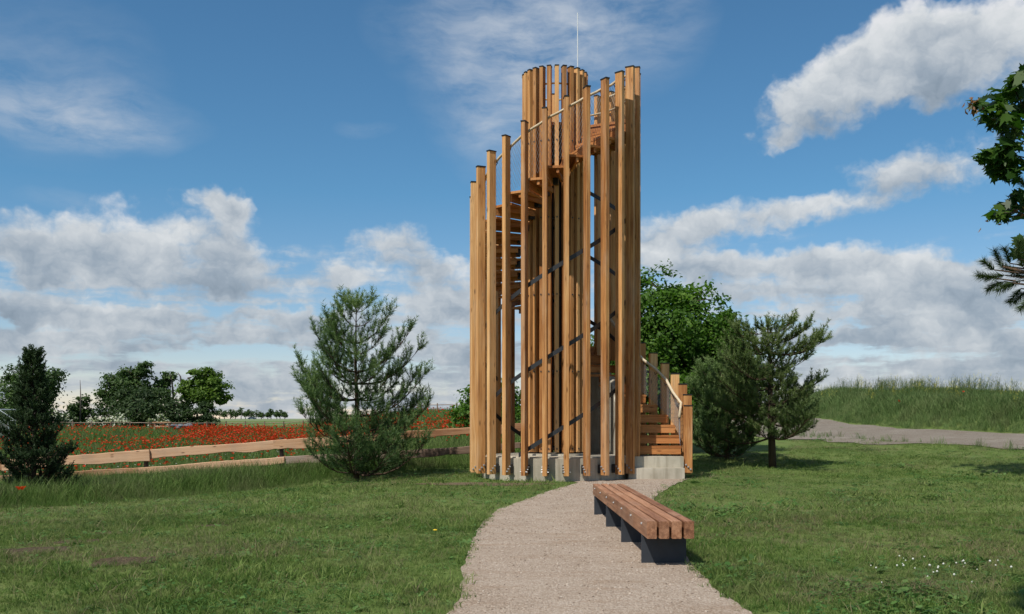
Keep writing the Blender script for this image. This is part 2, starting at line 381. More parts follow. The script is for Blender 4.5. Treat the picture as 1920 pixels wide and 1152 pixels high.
def terrain():
    xs = np.concatenate([-np.geomspace(4000, 62, 16), np.arange(-60, -16, 2.), np.arange(-16, 22, .5), np.arange(22, 60, 2.), np.geomspace(62, 4000, 16)])
    ys = np.concatenate([[-400, -100, -40, -15], np.arange(-8, 4, 2.), np.arange(4, 46, .5), np.arange(46, 90, 2.), np.geomspace(92, 6000, 22)])
    X, Y = np.meshgrid(xs, ys); Z = ground(X, Y)
    V = np.stack([X, Y, Z], -1).reshape(-1, 3); nx = len(xs)
    f = [(j*nx+i, j*nx+i+1, (j+1)*nx+i+1, (j+1)*nx+i) for j in range(len(ys)-1) for i in range(nx-1)]
    me = bpy.data.meshes.new('ground'); me.from_pydata(V.tolist(), [], f); me.update()
    me.polygons.foreach_set('use_smooth', [True]*len(f))
    m, g, b = mat('ground'); p = wpos(g)
    n1 = g.noise(p, .35, 4, .6); n2 = g.noise(p, 2.6, 5, .65); n3 = g.noise(p, 30, 4, .7)
    f1 = g.math('ADD', g.math('MULTIPLY', n1, .4), g.math('ADD', g.math('MULTIPLY', n2, .35), g.math('MULTIPLY', n3, .25)))
    near = g.ramp(f1, [(.36, (.056, .092, .022)), (.5, (.102, .148, .038)), (.64, (.16, .185, .066))])
    near = g.mix(g.mr(g.noise(g.vec('ADD', p, (31, 7, 0)), .6, 5, .65), .55, .74, 0, .45), near, (.15, .128, .062))
    sp = g.n.new('ShaderNodeSeparateXYZ'); g.l.new(p, sp.inputs[0]); y = sp.outputs[1]
    far = g.ramp(g.noise(g.vec('MULTIPLY', p, (.02, .05, 0)), 1, 3, .5), [(.35, (.075, .125, .035)), (.5, (.105, .155, .045)), (.65, (.14, .17, .06))])
    crop = g.mix(g.mr(y, 290, 300), far, (.17, .21, .11))
    c = g.mix(g.mr(y, 66, 74), near, crop)
    setb(g, b, c, .95, n3, .5, .03, .1)
    me.materials.append(m); o = shape('ground', me); tag(o, kind='structure')
terrain()

def sheet(name, loop_fn, m, lift): pass
def inpoly(x, y, poly):
    x = np.asarray(x); y = np.asarray(y); ins = np.zeros(x.shape, bool); n = len(poly)
    for i in range(n):
        x0, y0 = poly[i]; x1, y1 = poly[(i+1) % n]
        c = ((y0 > y) != (y1 > y)) & (x < (x1-x0)*(y-y0)/(y1-y0+1e-12)+x0); ins ^= c
    return ins
def gp(p, row):                                    # photo pixel on level ground -> plan
    d = EYE*F/(row-HZ); return ((p-960)/F*d, d)
# gravel path: left edge going away, right edge coming back
PL = [(-.95, 3.0)]+[gp(*q) for q in [(845,1152),(868,1110),(866,1070),(884,1020),(900,985),(932,958),(985,938),(1040,918),(1085,906)]]+[(1.0, 19.4)]
PRt = [(3.6, 19.75)]+[gp(*q) for q in [(1290,899),(1262,911),(1228,932),(1222,948),(1232,965),(1250,990),(1270,1020),(1298,1060),(1318,1085),(1352,1113),(1405,1150)]]+[(1.75, 3.0)]
def wob(line, amp, step=.12):
    out = []
    for (a, b) in zip(line[:-1], line[1:]):
        n = max(1, int(math.hypot(b[0]-a[0], b[1]-a[1])/step))
        for i in range(n):
            t = i/n; out.append((a[0]+(b[0]-a[0])*t, a[1]+(b[1]-a[1])*t))
    out.append(line[-1]); res = []
    for i, (x, y) in enumerate(out):
        k = amp*(math.sin(i*.9)*.4+random.uniform(-1, 1)*.7); res.append((x+k, y+k*.3))
    return res
PATH = wob(PL, .022)+wob(PRt, .022)
def flat_sheet(name, poly, m, lift, label=None):
    """triangulated sheet laid on the ground"""
    import bmesh
    bm = bmesh.new(); vs = [bm.verts.new((x, y, 0)) for x, y in poly]
    f = bm.faces.new(vs); bmesh.ops.triangulate(bm, faces=[f])
    bmesh.ops.subdivide_edges(bm, edges=[e for e in bm.edges if e.calc_length() > .8], cuts=1)
    for v in bm.verts: v.co.z = gz(v.co.x, v.co.y)+lift
    bmesh.ops.recalc_face_normals(bm, faces=bm.faces)
    me = bpy.data.meshes.new(name); bm.to_mesh(me); bm.free()
    if len(me.polygons) and me.polygons[0].normal.z < 0: me.flip_normals()
    me.materials.append(m); o = shape(name, me); tag(o, kind='structure'); return o
def gravelmat(name, c1, c2, c3, c4, patch):
    m, g, b = mat(name); p = wpos(g)
    n1 = g.noise(p, patch, 4, .6); n3 = g.noise(p, 60, 5, .7)
    v = g.n.new('ShaderNodeTexVoronoi'); v.inputs['Scale'].default_value = 75; g.put(v.inputs['Vector'], p)
    sv = g.n.new('ShaderNodeSeparateColor'); g.l.new(v.outputs['Color'], sv.inputs[0])
    f = g.math('ADD', g.math('MULTIPLY', n1, .34), g.math('ADD', g.math('MULTIPLY', n3, .3), g.math('MULTIPLY', sv.outputs[0], .36)))
    c = g.ramp(f, [(.3, c1), (.47, c2), (.6, c3), (.75, c4)])
    st = g.noise(g.vec('MULTIPLY', p, (1.2, 4.5, 1)), 1.0, 5, .65)
    c = g.mix(g.mr(st, .52, .70, 0, .55), c, (c1[0]*1.05, c1[1]*.93, c1[2]*.80))
    h = g.math('ADD', g.math('MULTIPLY', v.outputs['Distance'], -1), g.math('MULTIPLY', n3, .6))
    setb(g, b, c, .95, h, .8, .012, .15); return m
M['gravel'] = gravelmat('path_gravel', (.245, .184, .134), (.335, .264, .204), (.395, .322, .256), (.46, .39, .325), 1.3)
M['roadmat'] = gravelmat('road_gravel', (.13, .105, .080), (.19, .162, .130), (.245, .215, .178), (.31, .285, .25), .8)
M['soil'] = gravelmat('bare_soil', (.085, .06, .036), (.13, .095, .06), (.17, .13, .085), (.22, .17, .12), 2.0)
M['soil2'] = gravelmat('dark_soil', (.045, .032, .018), (.07, .05, .03), (.10, .075, .045), (.13, .10, .065), 2.0)
flat_sheet('path', PATH, M['gravel'], .012)
def road():
    m = MB(); pts = []
    for (a, b) in zip(ROAD[:-1], ROAD[1:]):
        for i in range(10): t = i/10; pts.append((a[0]+(b[0]-a[0])*t, a[1]+(b[1]-a[1])*t))
    pts = np.array(pts)
    for _ in range(6): pts[1:-1] = (pts[:-2]+pts[1:-1]*2+pts[2:])/4
    vs = []; K = 9
    for i in range(len(pts)):
        t = pts[min(i+1, len(pts)-1)]-pts[max(i-1, 0)]; t /= np.hypot(*t); n = np.array([t[1], -t[0]])
        wl = ROADW/2+.28*math.sin(i*.8)+.35*random.uniform(-1, 1)+ (1.3*math.exp(-((i-31)/3.0)**2))+1.45*float(sst(10.5, 14.5, pts[i][0])); wr = ROADW/2+.1*random.uniform(-1, 1)
        for k in range(K):
            q = pts[i]+n*(-wl+(wl+wr)*k/(K-1)); u = abs(k/(K-1)-.5)*2
            vs.append((q[0], q[1], gz(q[0], q[1])+.02+.02*math.sin(k*1.9)))
    fs = [(i*K+k, i*K+k+1, (i+1)*K+k+1, (i+1)*K+k) for i in range(len(pts)-1) for k in range(K-1)]
    m.add(vs, fs); tag(m.build('road', M['roadmat'], smooth=True), kind='structure')
road()
SOIL = [(.9+1.0*math.cos(a)*(1+.12*math.sin(3*a)) - 1.35, 18.15+.42*math.sin(a)*(1+.15*math.sin(4*a))) for a in np.linspace(0, 2*math.pi, 40)[:-1]]
SOIL = [(x*1.25+.05, y) for x, y in SOIL]
flat_sheet('bare_soil', SOIL, M['soil'], .008)
SOIL2 = []
for (a, rw, dd, sx, sy) in [(70, 1030, 0, .35, .16), (150, 1010, 0, .28, .13), (205, 991, 0, .22, .1), (10, 1035, 0, .3, .15), (230, 1055, 0, .3, .15), (400, 983, 0, .25, .1)]:
    cx, cy = gp(a, rw); pl = [(cx+sx*math.cos(t)*random.uniform(.7, 1.1), cy+sy*math.sin(t)*random.uniform(.7, 1.1)*2) for t in np.linspace(0, 2*math.pi, 22)[:-1]]
    SOIL2.append(pl); flat_sheet('bare_soil', pl, M['soil2'], .008)

# ------------------------------------------------------------------ the tower
TC = (0.88, 20.40); NP = 26; DA = 360/NP; A0 = 53.4          # plan centre, posts per turn
tower = empty('observation_tower', (TC[0], TC[1], 0))
tag(tower, 'tall spiral lookout tower of larch posts with winding stairs on a concrete base', 'tower')
def pol(r, a, z=0): return (r*math.cos(R(a)), r*math.sin(R(a)), z)
# stair: step k -> angle, tread height, inner and outer radius
ENT_A = [-9, -4.5, 0, 5, 10, 15.5, 21.5, 27.5, 33.5, 39.6]
ENT_O = [2.56, 2.55, 2.48, 2.36, 2.20, 2.02, 1.85, 1.75, 1.68, 1.62]
ENT_I = [1.62, 1.60, 1.55, 1.48, 1.40, 1.32, 1.22, 1.08, .92, .74]
def step(k):
    if k <= 9: return ENT_A[k], .65+.2112*k, ENT_I[k], ENT_O[k]
    return 39.6+DA*(k-9), 2.55+.215*(k-9), .70, 1.575
NS = 31
def h_at(a): return 2.55+.215*(a-43.6)/DA                      # walking level at angle a (second part)
PLAT = 7.12; PTOP = 8.22

# concrete drum: a facet for every post
def ringpoly(r, n, off): return [(r*math.cos(R(off+360*i/n)), r*math.sin(R(off+360*i/n))) for i in range(n)]
mb = MB(); mb.prism(ringpoly(1.495, NP, A0+DA/2), -.3, .44)
mb.build('concrete_base', M['concrete'], tower)
mb = MB(); mb.prism(ringpoly(1.42, NP, A0+DA/2), .44, .462); mb.prism(ringpoly(.74, 30, 0), .462, .50)
mb.build('floor_slab', M['concrete'], tower)
mb = MB(); mb.box(1.42, 2.52, -.80, .1, -.2, .225); mb.build('concrete_step', M['concrete'], tower)
mb = MB(); mb.box(1.50, 2.54, -.56, .35, .2265, .445); mb.build('concrete_step', M['concrete'], tower)
# curved concrete wall that carries the first flight, its top following the stair
mb = MB(); n = 22
for i in range(n+1):
    a = 6+i*(78/n); zt = 1.75+1.25*(i/n) if i > 1 else 1.55+.1*i
    for r in (1.24, 1.44): mb.v += [pol(r, a, .44), pol(r, a, zt)]
for i in range(n):
    k = i*4
    mb.f += [(k, k+4, k+5, k+1), (k+2, k+3, k+7, k+6), (k+1, k+5, k+7, k+3)]
mb.f += [(0, 1, 3, 2), (n*4, n*4+2, n*4+3, n*4+1)]
mb.build('stair_wall', M['concrete'], tower)

bm_ = MB()
for sy in (-1, 1):
    for i, (x, z) in enumerate([(-.045, .16), (0, .115), (.045, .07)]):
        bm_.tube([(x, sy*.0425, z), (x, sy*.058, z)], .019, 6); bm_.tube([(x, sy*.055, z), (x, sy*.075, z)], .010, 6)
bolts_me = bm_.mesh('bolts', M['bolt'])
am = MB(); am.box(-.15, -.078, -.055, .055, .03, .2); anchor_me = am.mesh('anchor_plate', M['steel'])
cap_m = MB(); cap_m.cbox(.092, .050, 0, .022, .004); cap_me = cap_m.mesh('cap', M['cap'])
def post(a, r, z0, z1, bolts=True):
    m = MB(); m.cbox(.084, .0425, z0, z1)
    p = m.build('post', M['larch'], tower, loc=pol(r, a), rz=R(a+random.uniform(-1, 1)))
    shape('cap', cap_me, p, (0, 0, z1))
    if bolts:
        tag(shape('bolts', bolts_me, p, (0, 0, z0)), kind='stuff'); shape('anchor_plate', anchor_me, p, (0, 0, z0))
    return p
PR = 1.66
for n in range(NP):
    a = A0+DA*n
    if n < 2: post(a, PR, .12, PTOP)
    elif a < 348: post(a, PR, .12, h_at(a)+1.10 if a < 335 else min(PTOP, h_at(a)+1.07))
    elif n == 22: post(a, PR, .12, PTOP)
    else: post(a, PR, {23: 1.70, 24: 2.12, 25: 2.45}[n], PTOP, bolts=False)
for k in range(9):
    ak, hk, ri, ro = step(k)
    post(ak-1.5, ro+.13, .12 if k == 0 else .08, hk+.80+.012*k, bolts=True)

# treads and risers
def tread(k):
    a, h, ri, ro = step(k)
    a2, h2, ri2, ro2 = step(k+1)
    w = a2-a+(2.2 if k > 8 else 1.5)
    def q(r, ang): return (r*math.cos(R(ang)), r*math.sin(R(ang)))
    m = MB(); pts = [q(ri, 0), q(ro, 0), q((ro*.5+ro2*.5), w/2), q(ro2, w), q(ri2, w)]
    m.prism(pts, h-.045, h)
    t = m.build('tread', M['tread'], tower, rz=R(a))
    m = MB(); m.box(ri+.01, ro-.015, .006, .046, h-(.190 if k > 8 else .165), h-.0475)
    m.build('riser', M['tread'], t)
    if k > 8:
        m = MB(); m.box(.675, .80, .05, .15, h-.17, h-.05); m.build('bracket', M['steel'], t)
        m = MB(); b = R(w*.72)
        m.box(.75, 1.53, .20, .25, h-.13, h-.0475); m.build('bearer', M['tread'], t)
    return t
for k in range(NS-1): tread(k)
# platform: boards in wedges
for i in range(7):
    a = 334+ i*DA; w = DA-.35
    m = MB(); q = [(.70*math.cos(R(x)), .70*math.sin(R(x))) for x in (0, w)]; s_ = [(1.575*math.cos(R(x)), 1.575*math.sin(R(x))) for x in (0, w/2, w)]
    m.prism([q[0], s_[0], s_[1], s_[2], q[1]], PLAT-.05, PLAT); t = m.build('platform_board', M['tread'], tower, rz=R(a))
    m = MB(); m.box(.72, 1.54, .02, .08, PLAT-.22, PLAT-.0525); m.build('bearer', M['tread'], t)
    m = MB(); m.box(1.47, 1.525, .09, 1.575*R(w)-.06, PLAT-.20, PLAT-.0525); m.build('edge_beam', M['tread'], t)

# core: ring of inner posts, steel rings, columns
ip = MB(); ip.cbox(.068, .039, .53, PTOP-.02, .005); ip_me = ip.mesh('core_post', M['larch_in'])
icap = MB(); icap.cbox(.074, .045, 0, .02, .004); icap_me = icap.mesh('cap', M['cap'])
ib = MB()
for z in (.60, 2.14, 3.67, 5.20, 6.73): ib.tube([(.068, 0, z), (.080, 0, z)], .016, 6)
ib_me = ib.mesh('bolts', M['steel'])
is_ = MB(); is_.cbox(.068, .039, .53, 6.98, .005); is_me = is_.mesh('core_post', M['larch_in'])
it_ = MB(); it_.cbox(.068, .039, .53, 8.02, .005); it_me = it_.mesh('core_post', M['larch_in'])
for i in range(26):
    a = DA*i+A0-4; aa = a % 360
    if aa < 172:                                              # towards the platform the core stays open above the floor
        tall = i % 3 == 0
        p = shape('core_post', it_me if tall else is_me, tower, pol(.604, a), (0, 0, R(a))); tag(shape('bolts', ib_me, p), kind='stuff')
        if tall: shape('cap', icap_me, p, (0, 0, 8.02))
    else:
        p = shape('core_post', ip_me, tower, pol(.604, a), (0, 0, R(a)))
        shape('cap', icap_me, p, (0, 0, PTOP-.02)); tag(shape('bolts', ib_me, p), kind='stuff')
m = MB(); m.prism(ringpoly(.54, 26, 0), PLAT-.06, PLAT); m.build('core_floor', M['tread'], tower)
m = MB(); m.tube([pol(.62, x, 7.93) for x in range(18, 181, 9)], .018, 6); m.build('rail', M['rail'], tower, smooth=True)
for z in (.60, 2.14, 3.67, 5.20, 6.73):
    m = MB(); m.tube([pol(.50, x, z) for x in range(0, 361, 12)], .032, 6, False); m.build('steel_ring', M['steel'], tower, smooth=True)
m = MB(); m.tube([pol(.515, x, PTOP-.32) for x in range(176, 356, 9)], .018, 6); m.build('rail', M['rail'], tower, smooth=True)
for i in range(8):
    m = MB(); m.cbox(.045, .045, .50, 7.0, .004); m.build('steel_column', M['steel'], tower, loc=pol(.40, 45*i+10), rz=R(45*i+10))
# steel flats winding round behind the outer posts (bracing)
def flat(a0, a1, z0, pitch, r=1.552, top=None):
    m = MB(); n = int(abs(a1-a0)/4)+2
    for i in range(n):
        a = a0+(a1-a0)*i/(n-1); z = z0+pitch*(a-a0)/360
        for dr, dz in ((0, -.045), (0, .045), (.012, .045), (.012, -.045)): m.v.append(pol(r+dr, a, z+dz))
    for i in range(n-1):
        k = i*4
        for j in range(4): m.f.append((k+j, k+(j+1) % 4, k+4+(j+1) % 4, k+4+j))
    m.f += [(0, 1, 2, 3), (n*4-1, n*4-2, n*4-3, n*4-4)]
    m.build('brace', M['steel'], tower)
PIT = 6.0
for z270 in (.98, 2.49, 4.10):
    a_lo = 270-(z270-.50)/PIT*360 if z270 < 1.2 else 205
    flat(a_lo, 349, z270+PIT*(a_lo-270)/360, PIT)
for z60 in (3.35, 4.75, 6.15): flat(24, 76, z60-PIT*36/360, PIT, 1.55)
flat(110, 190, .75, PIT); flat(140, 204, 2.05, PIT)
# debarked handrail along the inside of the posts, steps of slight crookedness
def rail_line(pts, rad, name='handrail'):
    m = MB(); m.tube(pts, rad, 7); return m.build(name, M['rail'], tower, smooth=True)
pts = []; a = 70
while a < 345:
    pts.append(pol(1.54+random.uniform(-.008, .008), a, h_at(a)+.94+random.uniform(-.012, .012))); a += DA/2
pts += [pol(1.54, x, PTOP-.12) for x in range(350, 412, 7)]
rail_line(pts, .026)
rail_line([pol(1.53, x, PTOP-.42) for x in range(335, 432, 7)], .020)
pts = []
for k in range(0, 10):
    ak, hk, ri, ro = step(k); pts.append(pol(ro-.05+(.05 if k == 1 else 0)+random.uniform(-.02, .02), ak, hk+.64+.02*k+(-.06 if k == 0 else 0)+random.uniform(-.02, .02)))
rail_line(pts, .030)
for k in range(9):                                            # rail hooks
    ak, hk, ri, ro = step(k); m = MB(); m.tube([pol(ro-.02, ak, hk+.58+.02*k), pol(ro-.06, ak, hk+.54+.02*k), pol(ro-.07, ak, hk+.60+.02*k)], .009, 5); m.build('rail_hook', M['steel'], tower)
a = A0+DA*2
while a < 345:
    z = h_at(a)+.91; m = MB(); m.tube([pol(1.58, a, z), pol(1.54, a, z-.05), pol(1.51, a, z), pol(1.52, a, z+.05)], .010, 5); m.build('rail_hook', M['steel'], tower); a += DA
# wire net under the rail
m = MB()
def wire(p, q, w=.0022): m.tube([p, q], w, 3, False)
def netbay(f0, f1):                                           # f(t): t 0..1 up the net
    n = 7
    for i in range(-n, n+1):
        for s in (1, -1):
            t0, t1 = (i/n, i/n+1) if s > 0 else (i/n+1, i/n)
            lo, hi = max(0, min(1, t0)), max(0, min(1, t1))
            if abs(lo-hi) < 1e-6: continue
            u0 = (lo-t0)/(t1-t0); u1 = (hi-t0)/(t1-t0)
            P0 = Vector(f0(lo)).lerp(Vector(f1(lo)), u0); P1 = Vector(f0(hi)).lerp(Vector(f1(hi)), u1); wire(P0, P1)
a = A0+DA*2
while a < 340:
    netbay(lambda t, a=a: pol(1.55, a, h_at(a)+.03+.90*t), lambda t, a=a: pol(1.55, a+DA, h_at(a+DA)+.03+.90*t)); a += DA
for k in range(8):
    s0, s1 = step(k), step(k+1)
    netbay(lambda t, s0=s0: pol(s0[3]-.03, s0[0], s0[1]+.0+.62*t), lambda t, s1=s1: pol(s1[3]-.03, s1[0], s1[1]+.62*t))
tag(m.build('safety_net', M['wire'], tower), kind='stuff')
# lightning rod on the core
m = MB(); rp = pol(.50, 18, 0); m.tube([(rp[0], rp[1], 7.0), (rp[0], rp[1], 8.6), (rp[0], rp[1], 9.58)], [.014, .013, .011], 6)
m.build('lightning_rod', M['rod'], tower)

# ------------------------------------------------------------------ bench
BX, BY = 1.077, 7.95; BL = 4.6; BA = math.atan2(-.055, 4.6)
bench = empty('park_bench', (BX, BY, 0), -BA*0+math.atan2(.055, 4.6))
tag(bench, 'long backless bench of four brown timber beams on dark steel plates beside the path', 'bench')
for i in range(4):
    m = MB(); x0 = i*(.0785+.0215); c = .005
    poly = [(x0+c, .24), (x0+.0785-c, .24), (x0+.0785, .24+c), (x0+.0785, .38-c), (x0+.0785-c, .38), (x0+c, .38), (x0, .38-c), (x0, .24+c)]
    v = [(x, 0, z) for x, z in poly]+[(x, BL, z) for x, z in poly]; n = 8
    m.add(v, [tuple(range(n)), tuple(range(n, 2*n))[::-1]]+[(j, n+j, n+(j+1) % n, (j+1) % n) for j in range(n)])
    bo = m.build('seat_beam', M['bench'], bench)
    if i == 0:
        for j in range(7):
            y = .27+j*.678; q = MB(); q.tube([(-.0005, y, .335), (-.004, y, .335)], .013, 8); q.tube([(-.003, y, .335), (-.012, y, .335)], .008, 6)
            q.build('bolt', M['bolt'], bo)
for j in range(4):
    y = .25+j*1.37; m = MB(); m.box(-.008, .362, y, y+.012, -.05, .238); s_ = m.build('steel_support', M['bench_leg'], bench)
    m = MB(); m.box(.0, .36, y+.0125, y+.075, .2285, .2385); m.build('flange', M['bench_leg'], s_)

# ------------------------------------------------------------------ scatter (geometry nodes on computed points)
def proto(name, me): return bpy.data.objects.new(name, me)
def scatter(name, P, sc, protos, label=None, cat=None, tilt=.12, kind='stuff', pick=None, parent=None):
    n = len(P); me = bpy.data.meshes.new(name); me.vertices.add(n); me.vertices.foreach_set('co', np.asarray(P, np.float32).reshape(-1))
    for nm, val in (('sc', sc), ('rz', rng.uniform(0, 6.283, n)), ('tx', rng.normal(0, tilt, n)), ('ty', rng.normal(0, tilt, n))):
        a = me.attributes.new(nm, 'FLOAT', 'POINT'); a.data.foreach_set('value', np.asarray(val, np.float32))
    a = me.attributes.new('pick', 'INT', 'POINT'); a.data.foreach_set('value', np.asarray(rng.integers(0, len(protos), n) if pick is None else pick, np.int32))
    o = shape(name, me, parent); tag(o, label, cat, None, kind)
    ng = bpy.data.node_groups.new(name, 'GeometryNodeTree')
    ng.interface.new_socket('Geometry', in_out='INPUT', socket_type='NodeSocketGeometry'); ng.interface.new_socket('Geometry', in_out='OUTPUT', socket_type='NodeSocketGeometry')
    nn, L = ng.nodes, ng.links; gi = nn.new('NodeGroupInput'); go = nn.new('NodeGroupOutput')
    iop = nn.new('GeometryNodeInstanceOnPoints'); jn = nn.new('GeometryNodeJoinGeometry')
    for p in reversed(protos):
        oi = nn.new('GeometryNodeObjectInfo'); oi.inputs['Object'].default_value = p; oi.inputs['As Instance'].default_value = True
        L.new(oi.outputs['Geometry'], jn.inputs[0])
    def at(nm, ty='FLOAT'):
        q = nn.new('GeometryNodeInputNamedAttribute'); q.data_type = ty; q.inputs[0].default_value = nm
        return [x for x in q.outputs if x.enabled and x.name == 'Attribute'][0]
    cx = nn.new('ShaderNodeCombineXYZ'); L.new(at('tx'), cx.inputs[0]); L.new(at('ty'), cx.inputs[1]); L.new(at('rz'), cx.inputs[2])
    er = nn.new('FunctionNodeEulerToRotation'); L.new(cx.outputs[0], er.inputs[0])
    L.new(gi.outputs[0], iop.inputs['Points']); L.new(jn.outputs[0], iop.inputs['Instance']); iop.inputs['Pick Instance'].default_value = True
    L.new(at('pick', 'INT'), iop.inputs['Instance Index']); L.new(er.outputs[0], iop.inputs['Rotation']); L.new(at('sc'), iop.inputs['Scale'])
    L.new(iop.outputs[0], go.inputs[0]); md = o.modifiers.new('scatter', 'NODES'); md.node_group = ng
    return o
def tuft(name, n, h, spread, w, m, lean=.5, seg=2, seed=0):
    r = random.Random(seed); mb = MB()
    for _ in range(n):
        a = r.uniform(0, 6.283); rr = spread*math.sqrt(r.random()); x, y = rr*math.cos(a), rr*math.sin(a)
        b = r.uniform(0, 6.283); ln = lean*r.uniform(.2, 1.2); hh = h*r.uniform(.5, 1.15); dx, dy = math.cos(b)*ln*hh, math.sin(b)*ln*hh
        c = r.uniform(0, 6.283); ux, uy = math.cos(c)*w/2, math.sin(c)*w/2
        vs = []
        for s in range(seg):
            t = s/seg; k = 1-t*.45
            vs += [(x+dx*t*t-ux*k, y+dy*t*t-uy*k, hh*t*(1-.25*ln*t)), (x+dx*t*t+ux*k, y+dy*t*t+uy*k, hh*t*(1-.25*ln*t))]
        vs.append((x+dx, y+dy, hh*(1-.25*ln)))
        fs = [(2*s, 2*s+1, 2*s+3, 2*s+2) for s in range(seg-1)]+[(2*seg-2, 2*seg-1, 2*seg)]
        mb.add(vs, fs)
    me = mb.mesh(name, m); at = me.attributes.new('blade', 'FLOAT', 'POINT'); k = 2*seg+1
    at.data.foreach_set('value', np.repeat([r.random() for _ in range(n)], k).astype(np.float32))
    return proto(name, me)
def rosette(name, n, L, m, seed=0):
    """flat-lying broad weed leaves"""
    r = random.Random(seed); mb = MB()
    for i in range(n):
        a = 6.283*i/n+r.uniform(-.3, .3); l = L*r.uniform(.6, 1.1); w = l*.17; up = r.uniform(.15, .6); c, s_ = math.cos(a), math.sin(a)
        P = [(0, 0, .005), (.45*l, w, .35*l*up), (.45*l, -w, .35*l*up), (.8*l, w*.8, .45*l*up), (.8*l, -w*.8, .45*l*up), (l, 0, .42*l*up)]
        mb.add([(x*c-y*s_, x*s_+y*c, z) for x, y, z in P], [(0, 2, 1), (1, 2, 4, 3), (3, 4, 5)])
    me = mb.mesh(name, m); at = me.attributes.new('blade', 'FLOAT', 'POINT'); at.data.foreach_set('value', [.5]*len(me.vertices)); return proto(name, me)
def clover_tuft(name, n, h, spread, m, seed=0, s0=.02):
    r = random.Random(seed); mb = MB()
    for _ in range(n):
        a = r.uniform(0, 6.283); rr = spread*math.sqrt(r.random()); x, y = rr*math.cos(a), rr*math.sin(a); z = h*r.uniform(.4, 1.1); s = s0*r.uniform(.7, 1.3); b = r.uniform(0, 6.283)
        tx, ty = r.uniform(-.4, .4), r.uniform(-.4, .4)
        vs = [(x+s*math.cos(b+q), y+s*math.sin(b+q), z+s*(tx*math.cos(b+q)+ty*math.sin(b+q))) for q in np.linspace(0, 6.283, 6)[:-1]]
        mb.add(vs, [(0, 1, 2, 3, 4)])
    me = mb.mesh(name, m); at = me.attributes.new('blade', 'FLOAT', 'POINT'); at.data.foreach_set('value', np.repeat([r.random() for _ in range(n)], 5).astype(np.float32))
    return proto(name, me)

def in_view(x, y, mg=1.0): return np.abs(x) < .525*y+mg
def clear_of_tower(x, y): return (np.hypot(x-TC[0], y-TC[1]) > 1.51) & ~((x > TC[0]+1.35) & (x < TC[0]+2.56) & (y > TC[1]-.82) & (y < TC[1]+.9))
TB = np.array([[-30, 9.0], [-12, 12.0], [-8.7, 15.2], [-6.5, 18.3], [-4.6, 20.6], [-3.2, 21.8], [-.6, 22.6], [1, 23.4], [6, 27.0], [9, 31.0], [10, 60]])
def tall_from(x): return np.interp(x, TB[:, 0], TB[:, 1])
def on_road(x, y, mg=0): return np.abs(dist_poly(x, y, ROAD)) < ROADW/2+mg
PATHA = [(p[0], p[1]) for p in PATH]
def lawn_points(n, y0, y1):
    y = np.sqrt(rng.uniform(y0*y0, y1*y1, n)); x = rng.uniform(-1, 1, n)*(.525*y+1.2)
    k = (y < tall_from(x)+rng.normal(0, .25, n)) & clear_of_tower(x, y) & (dist_poly(x, y, ROAD) < -(ROADW/2-.1+1.4*sst(10.5, 14.5, x)))
    ins = inpoly(x, y, PATHA)
    # grass creeps a little over the gravel edge
    jx = x+rng.normal(0, .05, n); jy = y+rng.normal(0, .05, n)
    k &= ~(ins & inpoly(jx, jy, PATHA) )
    s = inpoly(x, y, SOIL)
    for p in SOIL2: s |= inpoly(x, y, p)
    k &= ~(s & (rng.random(n) < .86))
    x, y = x[k], y[k]
    return np.stack([x, y, ground(x, y)-.004], -1)
lt = [tuft('grass_tuft', 16, .055, .055, .0050, M['lawn'], .9, 2, i) for i in range(4)]+[tuft('grass_tuft', 14, .038, .06, .0055, M['lawn'], 1.3, 2, 9)]
st_ = tuft('straw_tuft', 10, .06, .06, .0038, M['straw'], 1.6, 2, 21)
ct = clover_tuft('clover_tuft', 14, .030, .075, M['clover'], 5, .010)
ltf = [tuft('grass_tuft_far', 14, .06, .11, .010, M['lawn'], .9, 1, 30+i) for i in range(3)]
stf = tuft('straw_tuft_far', 10, .06, .11, .007, M['straw'], 1.5, 1, 41); ctf = clover_tuft('clover_tuft_far', 14, .035, .12, M['clover'], 6, .016)
def vnoise(x, y, s, seed=0):
    xx, yy = x/s+seed*13.7, y/s+seed*7.3
    def h(i, j): v = np.sin(i*127.1+j*311.7+seed*17.3)*43758.5453; return v-np.floor(v)
    i, j = np.floor(xx), np.floor(yy); u, v = xx-i, yy-j; u = u*u*(3-2*u); v = v*v*(3-2*v)
    return (h(i, j)*(1-u)+h(i+1, j)*u)*(1-v)+(h(i, j+1)*(1-u)+h(i+1, j+1)*u)*v
def picks(P, ng):
    n = len(P); cl = vnoise(P[:, 0], P[:, 1], 1.3, 3)*.65+vnoise(P[:, 0], P[:, 1], .45, 4)*.35; dr = vnoise(P[:, 0], P[:, 1], 1.6, 5)*.6+vnoise(P[:, 0], P[:, 1], .5, 6)*.4
    pk = rng.integers(0, ng, n); u = rng.random(n)
    pk = np.where(u < np.clip((dr-.46)*2.2, .04, .7), ng, pk); pk = np.where((u > 1-np.clip((cl-.58)*1.4, .03, .25)), ng+1, pk); return pk
P = lawn_points(56000, 4.6, 12.5)
scatter('lawn_grass', P, rng.uniform(.6, 1.25, len(P))*(.55+.65*vnoise(P[:, 0], P[:, 1], .8, 8)**1.5)*np.where(rng.random(len(P)) < .05, 1.8, 1), lt+[st_, ct], 'short mown lawn grass with clover in the foreground', 'grass', .2, pick=picks(P, 5))
P = lawn_points(60000, 12.5, 33)
scatter('lawn_grass', P, rng.uniform(.6, 1.3, len(P))*(.6+.65*vnoise(P[:, 0], P[:, 1], .9, 8)**1.5)*np.where(rng.random(len(P)) < .04, 1.8, 1), ltf+[stf, ctf], 'short mown lawn grass around the tower and pines', 'grass', .2, pick=picks(P, 3))

